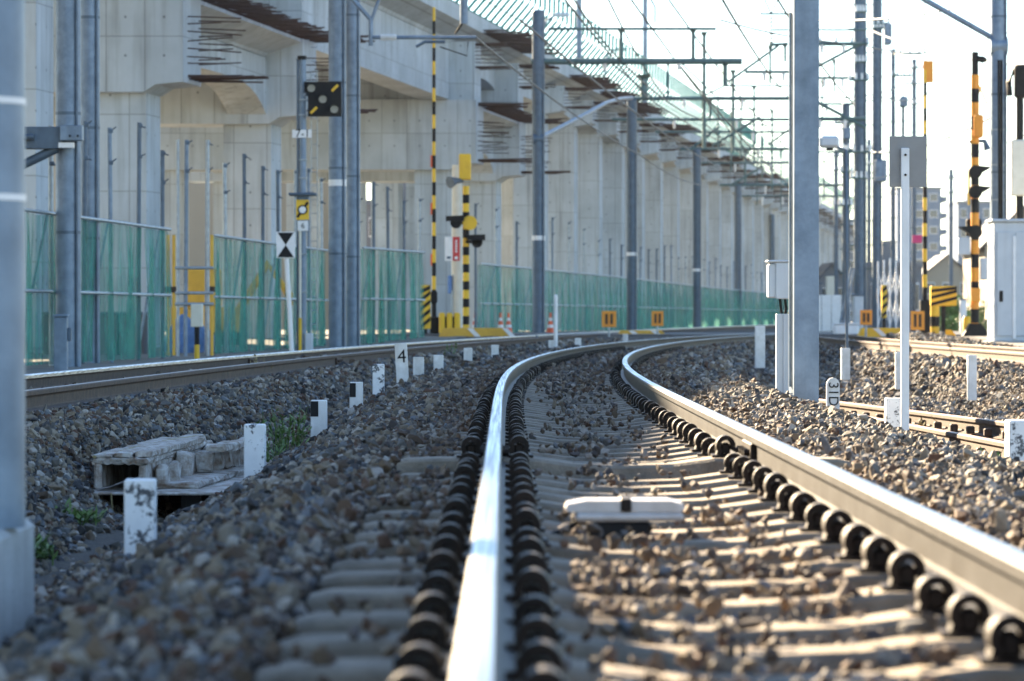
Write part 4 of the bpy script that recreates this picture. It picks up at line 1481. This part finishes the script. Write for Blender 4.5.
pR = pole(998.5, 88, .41, 10.5, 'grey pole behind the signalling cabinet with a slanted overhead arm', name='catenary_pole')
T = Matrix.Translation(-pR.location)
MB().tube([T @ at(900, -14, 88), T @ at(1003, 44, 88)], .07, 8).build('slanted_arm', 'galvanised', pR)
MB().tube([T @ at(990, 46, 88), T @ at(1007, 46, 88)], .23, 12).build('clamp', 'galvanised', pR)
for q in (1, -1):
    MB().tube([T @ at(1000 + q * 1.5, 60, 87.76), T @ at(1001 + q, 330, 87.76)], .03, 6).build('cable', 'black', pR)
for y in (130, 165, 200):
    zz = WZ(y, 88) - pR.location.z
    MB().tube([(0, 0, zz - .02), (0, 0, zz + .02)], .215, 14, cap=False).build('cable_band', 'pipe', pR)
t = thing('colour_signal', 'black signal head on a bracket at the upper right edge', 'signal', (WX(1019, 86), 86, .0))
Zs = lambda y: WZ(y, 86)
MB().bbox(-.12, .5, -.2, .1, Zs(98), Zs(65), .05).build('head', 'black', t)
MB().tube([(-.1, 0, Zs(70)), (-.25, 0, Zs(82)), (-.22, 0, Zs(96))], .07, 8).build('bracket', 'black', t)
MB().tube([(.02, 0, 0), (.02, 0, Zs(98))], .09, 12).build('mast', 'black', t)
MB().bbox(-.2, .4, -.15, .15, Zs(196), Zs(140), .03).build('side_box', 'cream', t)

# ------------------------------------------------------------------ utility poles on the right
def utility(x, Y, dia, ytop, label, arms, boxes=()):
    t = pole(x, Y, dia, WZ(ytop, Y), label, name='utility_pole', mt='galvanised_dark', group='utility poles beyond the crossing', z0=-.1)
    for y, xa, xb in arms:
        zz = WZ(y, Y) + .1
        a = MB().tube([(WX(x + xa, Y) - WX(x, Y), -.2, zz), (WX(x + xb, Y) - WX(x, Y), -.2, zz)], .055, 6).build('cross_arm', 'teal_wire', t)
        for q in np.linspace(xa, xb, 4):
            xx = WX(x + q * .9, Y) - WX(x, Y)
            MB().tube([(xx, -.2, zz), (xx, -.2, zz + .22)], [.06, .04], 8).build('insulator', 'porcelain', a)
    for y0, y1, xa, xb in boxes:
        MB().bbox(WX(x + xa, Y) - WX(x, Y), WX(x + xb, Y) - WX(x, Y), -.35, .35, WZ(y1, Y) + .1, WZ(y0, Y) + .1, .05).build('transformer', 'galvanised', t)
    for y in np.arange(max(ytop, 5), 290, 24):
        zz = WZ(y, Y) + .1
        MB().tube([(-dia * .9, -.1, zz), (dia * .9, -.1, zz)], .02, 5).build('step_bolt', 'teal_wire', t)
    return t


utility(860, 122, .44, -30, 'thick utility pole with many cross arms, right of the steel post', ((12, -4, 6), (44, -45, 8), (62, -5, 6), (80, -12, 8), (152, -16, 10), (178, -10, 6)), ())
utility(877, 150, .42, -25, 'utility pole with grey transformer tank, beside the thick one', ((24, -5, 12), (28, -4, 6),), ((160, 182, -3, 9), (24, 45, 7, 14)))
utility(846, 135, .3, 105, 'slimmer utility pole left of the thick one', ((123, -12, 6), (150, -9, 8), (172, -6, 12), (205, -8, 5)), ((128, 140, -4, 4),))
utility(893, 165, .2, 50, 'thin utility pole just left of the sign plate', ((54, -2, 28), (76, -2, 18)), ())
utility(903, 170, .16, 97, 'thinnest utility pole with a round lamp, above the sign plate', (), ((97, 107, -4, 4),))

utility(836, 240, .3, 150, 'far utility pole close against the right side of the steel post', ((156, -8, 8), (170, -6, 6)))
utility(869, 265, .32, 140, 'far utility pole between the thick pole and the tank pole', ((148, -7, 7), (164, -5, 9)))
utility(914, 225, .28, 60, 'far utility pole just right of the sign plate', ((68, -7, 9), (84, -9, 7), (104, -5, 5)))
utility(951, 290, .34, 170, 'far utility pole above the beige gabled house', ((178, -8, 8), (192, -6, 6)))
for k_, (x0_, x1_, y0_, y1_, Y_, mt_, lab_) in enumerate(((812, 822, 284, 306, 150, 'facade_grey', 'grey cabinet close to the steel post by the white wall'), (826, 834, 276, 300, 170, 'cream', 'cream cabinet above the low white wall'), (853, 863, 296, 318, 118, 'cabinet_grey', 'pale cabinet at the foot of the thick utility pole'), (986, 992, 262, 300, 110, 'cream', 'narrow cream cabinet left of the large signalling cabinet'), (960, 966, 300, 318, 130, 'white', 'small white cabinet left of the right signal foot'))):
    t = thing('trackside_cabinet', lab_, 'cabinet', (WX(.5 * (x0_ + x1_), Y_), Y_, WZ(y1_, Y_)))
    w_, h_ = (WX(x1_, Y_) - WX(x0_, Y_)) / 2, WZ(y0_, Y_) - WZ(y1_, Y_)
    MB().bbox(-w_, w_, -.2, .2, -.6, h_, .02).build('housing', mt_, t)
    MB().bbox(-w_ - .03, w_ + .03, -.23, .23, h_ + .001, h_ + .05, .01).build('roof', 'galvanised_dark', t)
    MB().bbox(-w_ * .8, w_ * .8, -.225, -.201, .05, h_ * .93, .008).build('door', mt_, t)
t = thing('floodlight', 'white floodlight box on a thin arm right of the steel post', 'floodlight', (WX(829, 60), 60, WZ(142, 60)))
MB().bbox(-.165, .165, -.1, .1, -.1, .1, .045).build('housing', 'cabinet_grey', t)
MB().bbox(-.05, .07, -.08, .08, -.14, -.101, .01).build('lens', 'black', t)
MB().tube([(.1, 0, -.08), (.28, 0, -.13), (.3, 0, -3.5)], .025, 8).build('arm', 'galvanised_dark', t)

# ------------------------------------------------------------------ overhead beams and wires
def gantry(label, Y, y, xa, xb, r, posts=(), upper=None, braces=()):
    t = thing('overhead_beam', label, 'beam', (WX(xa, Y), Y, WZ(y, Y)))
    T = Matrix.Translation(-t.location)
    MB().tube([T @ at(xa, y, Y), T @ at(xb, y, Y)], r * 1.15, 8).build('beam', 'teal_wire', t)
    if upper:
        u, xc, xd = upper
        MB().tube([T @ at(xc, u, Y), T @ at(xd, u, Y)], r * .55, 8).build('upper_tube', 'teal_wire', t)
    for x, ya, yb, rr in posts:
        MB().tube([T @ at(x, ya, Y), T @ at(x, yb, Y)], rr * 1.5, 8).build('dropper', 'teal_wire', t)
        MB().tube([T @ at(x, min(ya, yb), Y), T @ at(x, min(ya, yb) + 5, Y)], [rr * 3.2, rr], 8).build('flare', 'teal_wire', t)
    for x0, y0, x1, y1, rr in braces:
        MB().tube([T @ at(x0, y0, Y), T @ at(x1, y1, Y)], rr * 1.4, 6).build('brace', 'teal_wire', t)
    for x in (xa + .35 * (xb - xa), xa + .7 * (xb - xa)):
        MB().tube([T @ at(x, y + 1, Y), T @ at(x, y + 9, Y)], [.07, .05], 8).build('insulator', 'porcelain', t)
    return t


gantry('grey overhead beam at the first slate pole with upper tube', 112, 61.5, 531, 742, .085, ((621, 29, 61, .04), (693, 29, 60, .04), (725, 62, 86, .05)), (29, 548, 716), ((610, 62, 655, 100, .02), (680, 62, 715, 96, .02)))
gantry('overhead beam across the track at the second slate pole', 145, 98.5, 626, 792, .07, ((704, 32, 148, .05), (644, 75, 98, .1), (668, 62, 97, .03)), (86, 725, 790), ((728, 82, 778, 46, .045), (700, 98, 728, 84, .03)))
gantry('overhead beam across the track just behind the second slate pole', 160, 119.5, 612, 790, .06, ((733, 70, 152, .05), (710, 100, 120, .04)), (109, 716, 772), ((712, 146, 760, 117, .05),))
gantry('overhead beam across the track at the third slate pole', 185, 149, 680, 792, .07, ((754, 86, 160, .04), (790, 10, 140, .03)), (125, 742, 790), ((690, 150, 718, 127, .06), (768, 145, 795, 125, .05)))
gantry('farthest overhead beam, at the fourth slate pole', 230, 185, 720, 850, .08, ((772, 110, 190, .05), (745, 150, 185, .05)), (162, 740, 800), ((730, 186, 760, 168, .06),))
gantry('overhead beam between the steel post and the thick utility pole', 120, 44, 800, 862, .06, ((785, 44, 62, .03),), (30, 770, 866))
gantry('overhead beam beside the steel post with slanted stay to the utility pole', 120, 119, 795, 866, .06, (), (152, 790, 862), ((815, 101, 866, 128, .045), (815, 68, 862, 43, .04)))

t = thing('strut', 'slanted grey strut between the first and second slate poles', 'strut', at(538, 139, 114))
T = Matrix.Translation(-t.location)
MB().tube([T @ at(538, 139, 113), T @ at(590, 112, 124), T @ at(606, 103, 130), T @ at(620, 99, 138), T @ at(632, 98, 144.6)], .075, 8).build('tube', 'galvanised', t)
MB().tube([T @ at(533, 139, 112), T @ at(544, 139, 112)], .22, 10).build('collar', 'galvanised_dark', t)

t = thing('insulator_bracket', 'V shaped bracket with hanging insulators left of the steel post top', 'insulator', at(771, 45, 125))
T = Matrix.Translation(-t.location)
for x in (762, 780):
    MB().tube([T @ at(x, -6, 125), T @ at(771, 14, 125)], .03, 6).build('stay', 'wire', t)
MB().tube([T @ at(760, 14, 125), T @ at(789, 14, 125)], .04, 6).build('bar', 'teal_wire', t)
for k in range(7):
    MB().tube([T @ at(771, 17 + k * 4, 125), T @ at(771, 19 + k * 4, 125)], [.03, .1], 10).build('shed', 'insulator_brown', t)
MB().tube([T @ at(769, 45, 125), T @ at(788, 44, 125)], .06, 6).build('foot_bar', 'teal_wire', t)

t = thing('cantilever_arm', 'cantilever arm with white insulator right of the banded pole', 'arm', p3.location + Vector((.18, 0, 7)))
T = Matrix.Translation(-t.location)
Y = 80
MB().tube([T @ at(346, -8, Y), T @ at(371, 20, Y), T @ at(371, 46, Y)], .05, 8).build('hanger', 'galvanised', t)
MB().tube([T @ at(381, -5, Y), T @ at(371, 22, Y)], .04, 8).build('stay', 'galvanised', t)
MB().tube([T @ at(371, 37.5, Y), T @ at(476, 37.5, Y)], .042, 8).build('arm_tube', 'galvanised', t)
for k in range(8):
    MB().tube([T @ at(381 + k * 2, 37.5, Y), T @ at(382.4 + k * 2, 37.5, Y)], [.085, .06], 10).build('shed', 'porcelain', t)
MB().tube([T @ at(416, 47, Y), T @ at(425, 42, Y), T @ at(445, 42, Y)], .035, 8).build('steady_arm', 'galvanised_dark', t)
MB().tube([T @ at(464, -5, Y), T @ at(464, 24, Y)], .09, 8).build('drop_insulator', 'galvanised', t)
MB().tube([T @ at(462, 24, Y), T @ at(455, 34, Y)], .03, 6).build('jumper', 'black', t)
MB().tube([T @ at(468, 42, Y), T @ at(467, 56, Y), T @ at(440, 47, Y)], .015, 6).build('wire_loop', 'black', t)


def wire(label, pts, r=.02, sag=0.0):
    P = []
    for a, b2 in zip(pts[:-1], pts[1:]):
        for k in range(12):
            u = k / 12
            p = a.lerp(b2, u)
            p.z -= sag * 4 * u * (1 - u)
            P.append(p)
    P.append(pts[-1])
    return tag(MB().tube(P, r, 5).build('overhead_wire', 'wire'), label, 'wire', 'overhead wires')


wire('contact wire over the main track', [at(470, -120, 60), at(648, 98, 145), at(735, 149, 185), at(790, 190, 230)], .03, .1)
wire('catenary wire crossing the first overhead beam', [at(540, -60, 85), at(621, 61, 112), at(700, 119, 160), at(760, 160, 230)], .03, .25)
wire('slanted wire from the top edge to the second overhead beam', [at(590, -40, 90), at(665, 97, 145)], .03, .3)
wire('slanted wire from the first beam down to the farthest beam', [at(676, 61, 112), at(790, 185, 230)], .034, .25)
wire('wire hanging along the viaduct face past the first slate pole', [at(476, 38, 80), at(640, 155, 145), at(700, 185, 185)], .026, .2)
wire('wire from the steel post top to the thick utility pole', [at(720, 20, 110), at(860, 44, 122), at(930, 52, 140)], .03, .15)
wire('wire between the utility poles and the right edge', [at(846, 178, 135), at(925, 160, 165), at(1040, 128, 140)], .03, .3)
wire('wire from the thin utility pole to the right edge', [at(893, 54, 165), at(1040, 20, 120)], .03, .3)

# more of the far overhead line: registration tubes, droppers and feeders
for i, (Y, y, xa, xb, ps) in enumerate(((130, 72, 745, 800, ((770, 46, 84),)), (172, 132, 655, 795, ((718, 96, 150), (741, 100, 158))), (205, 163, 700, 800, ((731, 112, 172), (762, 118, 178))), (260, 196, 742, 800, ((757, 150, 205), (781, 140, 210))), (150, 78, 806, 858, ((834, 60, 92),)), (175, 104, 806, 864, ((822, 80, 122),)), (200, 196, 806, 846, ((824, 160, 200),)))):
    gantry('thin overhead tube ' + ('left' if xa < 800 else 'right') + ' of the steel post at ' + ('the top', 'mid height behind the second beam', 'two thirds down', 'the viaduct end', 'the upper arms of the utility pole', 'the middle arms of the utility pole', 'the white floodlight')[i], Y, y, xa, xb, .05, tuple((p, q, r_, .03) for p, q, r_ in ps))
for i, (a_, b_) in enumerate((((700, -40, 70), (792, 100, 170)), ((610, -30, 95), (770, 176, 220)), ((655, -20, 100), (788, 150, 210)), ((760, -30, 90), (860, 110, 140)), ((812, 20, 110), (1040, -14, 90)), ((806, 96, 130), (905, 84, 165)), ((870, 30, 150), (1040, 66, 105)), ((866, 152, 125), (990, 118, 95)), ((520, 20, 95), (720, 168, 200)), ((878, 96, 150), (930, 92, 190)))):
    wire(('thin feeder wire running from the top edge to the left of the steel post', 'contact wire along the viaduct railing', 'second contact wire above the main curve', 'feeder wire passing behind the steel post', 'long wire above the sign plate to the right edge', 'short wire between the utility poles', 'wire sloping down to the upper right edge', 'wire from the thick utility pole to the right crossing mast', 'wire along the viaduct beams', 'short wire right of the transformer tank')[i], [at(*a_), at(*b_)], .034, .3)

# ------------------------------------------------------------------ white folding gate and clutter by the right crossing
Y = 112.0
t = thing('folding_gate', 'white folding lattice gate right of the utility poles', 'gate', (WX(878, Y), Y, .15))
w = WX(908, Y) - WX(878, Y)
hh = WZ(258, Y) - .15
for k in range(6):
    MB().bbox(k * w / 5 - .025, k * w / 5 + .025, -.02, .02, 0, hh * random.uniform(.95, 1.0), .006).build('bar', 'white', t)
for k in range(5):
    for q in (0, 1):
        a = Vector((k * w / 5, -.03, .2 + q * .9))
        b2 = Vector(((k + 1) * w / 5, -.03, 1.0 + q * .9))
        MB().tube([a, b2], .016, 5).build('lattice_bar', 'white', t)
        MB().tube([Vector((a.x, -.05, b2.z)), Vector((b2.x, -.05, a.z))], .016, 5).build('lattice_bar', 'white', t)
t = thing('leaning_ladder', 'pale leaning stays beside the slim utility pole', 'stay', (WX(838, 110), 110, .1))
for x0, x1 in ((838, 851), (842, 854)):
    MB().tube([(WX(x0, 110) - t.location.x, 0, 0), (WX(x1, 110) - t.location.x, 0, WZ(268, 110) - .1)], .035, 8).build('leg', 'galvanised', t)
for k in range(4):
    z_ = .2 + k * .35
    MB().tube([(.1 + k * .1, 0, z_), (.22 + k * .1, 0, z_)], .02, 6).build('rung', 'galvanised', t)
t = thing('parapet_wall', 'low white panel wall between the steel post and utility poles', 'wall', (WX(812, 140), 140, -.1))
for k in range(4):
    MB().bbox(k * .38, k * .38 + .36, 0, .12, 0, WZ(295, 140) + .1, .015).build('panel', 'white', t)
MB().bbox(-.1, 1.7, -.06, .18, -.2, 0, .02).build('footing', 'concrete_base', t)
t = thing('white_crate', 'small white box lying before the low white wall', 'box', (WX(846, 104), 104, .11))
MB().bbox(-.36, .36, -.25, .25, 0, .32, .06).build('body', 'white', t)
MB().bbox(-.38, .38, -.27, .27, .32, .36, .02).build('lid', 'white', t)
striped_board('thin slanted looking striped post in the white gate', 882, 887, 285, 318, 108, .14, 4)

# ------------------------------------------------------------------ buildings far away
def building(label, x0, x1, ytop, Y, depth, mt, floors, cols, roof='flat', balcony=False, name='apartment_building'):
    X0, X1 = WX(x0, Y), WX(x1, Y)
    H = WZ(ytop, Y)
    t = thing(name, label, 'building' if roof == 'flat' else 'house', (.5 * (X0 + X1), Y, -.3))
    w = (X1 - X0) / 2
    hw = H + .3
    if roof == 'gable':
        eave = hw * .68
        MB().box(-w, w, 0, depth, 0, eave).build('wall', mt, t)
        MB().prism([(-w, eave + .002), (w, eave + .002), (0, hw - .12)], depth, Matrix.Identity(4)).build('gable', mt, t)
        for s in (-1, 1):
            MB().sweep([[(s * (w + .4), y, eave - .15), (0, y, hw), (0, y, hw - .14), (s * (w + .4), y, eave - .3)] for y in (-.4, depth + .4)]).build('roof', 'roof_dark', t)
    else:
        MB().box(-w, w, 0, depth, 0, hw - .4).build('wall', mt, t)
        MB().box(-w - .2, w + .2, -.2, depth + .2, hw - .4, hw).build('roof', 'facade_grey', t)
        MB().box(-w * .3, w * .2, depth * .3, depth * .6, hw, hw + 1.6).build('roof_housing', mt, t)
        eave = hw - .6
    fh = eave / max(floors, 1)
    cw = 2 * w / cols
    for i in range(floors):
        for j in range(cols):
            xc = -w + (j + .5) * cw
            zc = (i + .55) * fh
            f = MB().box(xc - cw * .28, xc + cw * .28, -.06, -.005, zc - fh * .24, zc + fh * .24).build('window', 'white', t)
            MB().box(xc - cw * .25, xc + cw * .25, -.09, -.061, zc - fh * .21, zc + fh * .21).build('pane', 'window_glass', f)
        if balcony:
            MB().box(w, w + 1.3, 1.0, depth - 1, i * fh + fh * .3, i * fh + fh * .62).build('balcony', mt, t)
    return t


building('tall blue grey apartment block behind the raised right barrier', 897, 941, 187, 700, 18, 'facade_blue', 8, 3, balcony=True)
building('grey apartment block right of the steel post', 812, 858, 219, 480, 16, 'facade_grey', 6, 4)
building('dark grey block behind the right crossing signal', 958, 992, 201, 620, 15, 'facade_blue', 6, 3)
building('beige gabled house left of the right crossing signal', 921, 974, 254, 330, 9, 'facade_beige', 2, 3, 'gable', name='gabled_house')
building('grey gabled house low beside the steel post', 816, 848, 262, 300, 9, 'facade_grey', 2, 2, 'gable', name='gabled_house')
building('pale far block above the viaduct end', 742, 764, 166, 1100, 20, 'facade_grey', 9, 3)
building('second pale far block right of the viaduct end', 768, 790, 178, 1150, 20, 'facade_blue', 8, 3)
building('small pale far block behind the middle overhead beams', 722, 738, 152, 1250, 20, 'facade_grey', 10, 2)
building('long beige works building seen between the viaduct columns', -60, 330, 95, 190, 12, 'facade_beige', 0, 1)
building('white works building seen under the viaduct by the crossing', 330, 470, 200, 240, 14, 'facade_grey', 3, 8)
building('low grey shop behind the white folding gate', 868, 922, 262, 260, 10, 'facade_grey', 1, 4)
building('beige house behind the large signalling cabinet', 985, 1060, 205, 210, 10, 'facade_beige', 3, 4, 'gable', name='gabled_house')


def bush(label, x, Y, w, h, n, z0=-.2, seed=1, mt='leaf', name='shrub'):
    r2 = random.Random(seed)
    t = thing(name, label, 'shrub', (WX(x, Y), Y, z0))
    mb = MB()
    for _ in range(n):
        u, v, q = r2.gauss(0, 1), r2.gauss(0, 1), abs(r2.gauss(0, 1))
        L = math.sqrt(u * u + v * v + q * q) or 1
        rad = r2.uniform(.55, 1.0) * (1 + .2 * math.sin(u * 3))
        p = Vector((u / L * w / 2 * rad, v / L * w / 2 * rad, .15 * h + q / L * h * .85 * rad))
        s = r2.uniform(.5, 1.1) * max(w, h) * .055
        M3 = Euler((r2.uniform(0, 6), r2.uniform(0, 6), r2.uniform(0, 6))).to_matrix()
        mb.add([p + M3 @ Vector(c) * s for c in ((-1, 0, 0), (0, -.5, .1), (1, 0, 0), (0, .5, .1))], [(0, 1, 2, 3)])
    mb.build('crown', mt, t)
    MB().tube([(0, 0, 0), (.02 * w, 0, h * .4), (0, .02, h * .6)], [.05 * w, .03 * w, .01 * w], 6).build('trunk', 'wood_weathered', t)
    return t


bush('dark round shrub before the beige gabled house', 948, 200, 2.9, 1.9, 1500, seed=2)
bush('yellow green shrub left of the right crossing signal', 958, 140, 1.9, 1.0, 1200, seed=3)
bush('green shrub between the striped board and the signal', 985, 150, 1.8, 1.6, 1000, seed=8)


# ------------------------------------------------------------------ weeds
def weed(label, x, Y, h, n, seed, mt='leaf', spread=.2, z=None):
    r2 = random.Random(seed)
    X = WX(x, Y)
    t = thing('weed', label, 'weed', (X, Y, float(hgt(X, Y)) if z is None else z))
    mb = MB()
    stems = MB()
    for _ in range(n):
        a = r2.uniform(0, 6.28)
        d = Vector((math.cos(a) * spread * r2.random(), math.sin(a) * spread * r2.random(), 0))
        top = d * 1.6 + Vector((r2.uniform(-.05, .05), r2.uniform(-.05, .05), h * r2.uniform(.4, 1)))
        stems.tube([d, d.lerp(top, .5) + Vector((0, 0, .02)), top], [.004, .003, .001], 4)
        for k in range(9):
            u = r2.uniform(.15, 1)
            p = d.lerp(top, u)
            q = Vector((r2.uniform(-1, 1), r2.uniform(-1, 1), r2.uniform(.1, .9))).normalized() * r2.uniform(.03, .08)
            s = q.cross(Vector((0, 0, 1))).normalized() * r2.uniform(.006, .014)
            mb.add([p, p + q * .5 + s, p + q, p + q * .5 - s], [(0, 1, 2, 3)])
    mb.build('foliage', mt, t)
    stems.build('stem', mt, t)
    return t


weed('tall green weed at the ditch edge behind the stakes', 283, 25.5, .42, 26, 1, spread=.16)
weed('low green weed at the ditch edge left of the taller one', 268, 24, .2, 14, 2)
weed('small bright weed before the broken trough', 84, 17.5, .1, 16, 3, spread=.12)
weed('tiny weed beside the concrete footing', 42, 15.5, .1, 14, 4, spread=.1)
weed('yellow green weed beside the speckled stake at the right edge', 992, 22.5, .17, 40, 5, spread=.25)
weed('small weed between the disused rails', 965, 27, .14, 18, 6, spread=.2)
weed('sparse weed growing by the second track rail', 450, 58, .3, 8, 7)
weed('dry weed by the second track left of the numbered board', 258, 40, .3, 10, 9, 'leaf_dry')
weed('dry brown weed on the bank right of the sign post', 950, 34, .2, 14, 10, 'leaf_dry')

# ------------------------------------------------------------------ thin haze in the air
m = bpy.data.materials.new('haze_air')
m.use_nodes = True
nt = m.node_tree
nt.nodes.remove(nt.nodes['Principled BSDF'])
pv = nd(nt, 'ShaderNodeVolumePrincipled')
pv.inputs['Color'].default_value = (0.80, 0.90, 1.0, 1)
pv.inputs['Density'].default_value = 0.00005
pv.inputs['Anisotropy'].default_value = 0.2
nt.links.new(pv.outputs[0], nt.nodes['Material Output'].inputs['Volume'])
M['haze_air'] = m
tag(MB().box(-3100, 3100, -260, 4600, -1.6, 40).build('haze', 'haze_air'), 'thin pale haze hanging over the whole place', 'haze', kind='stuff')
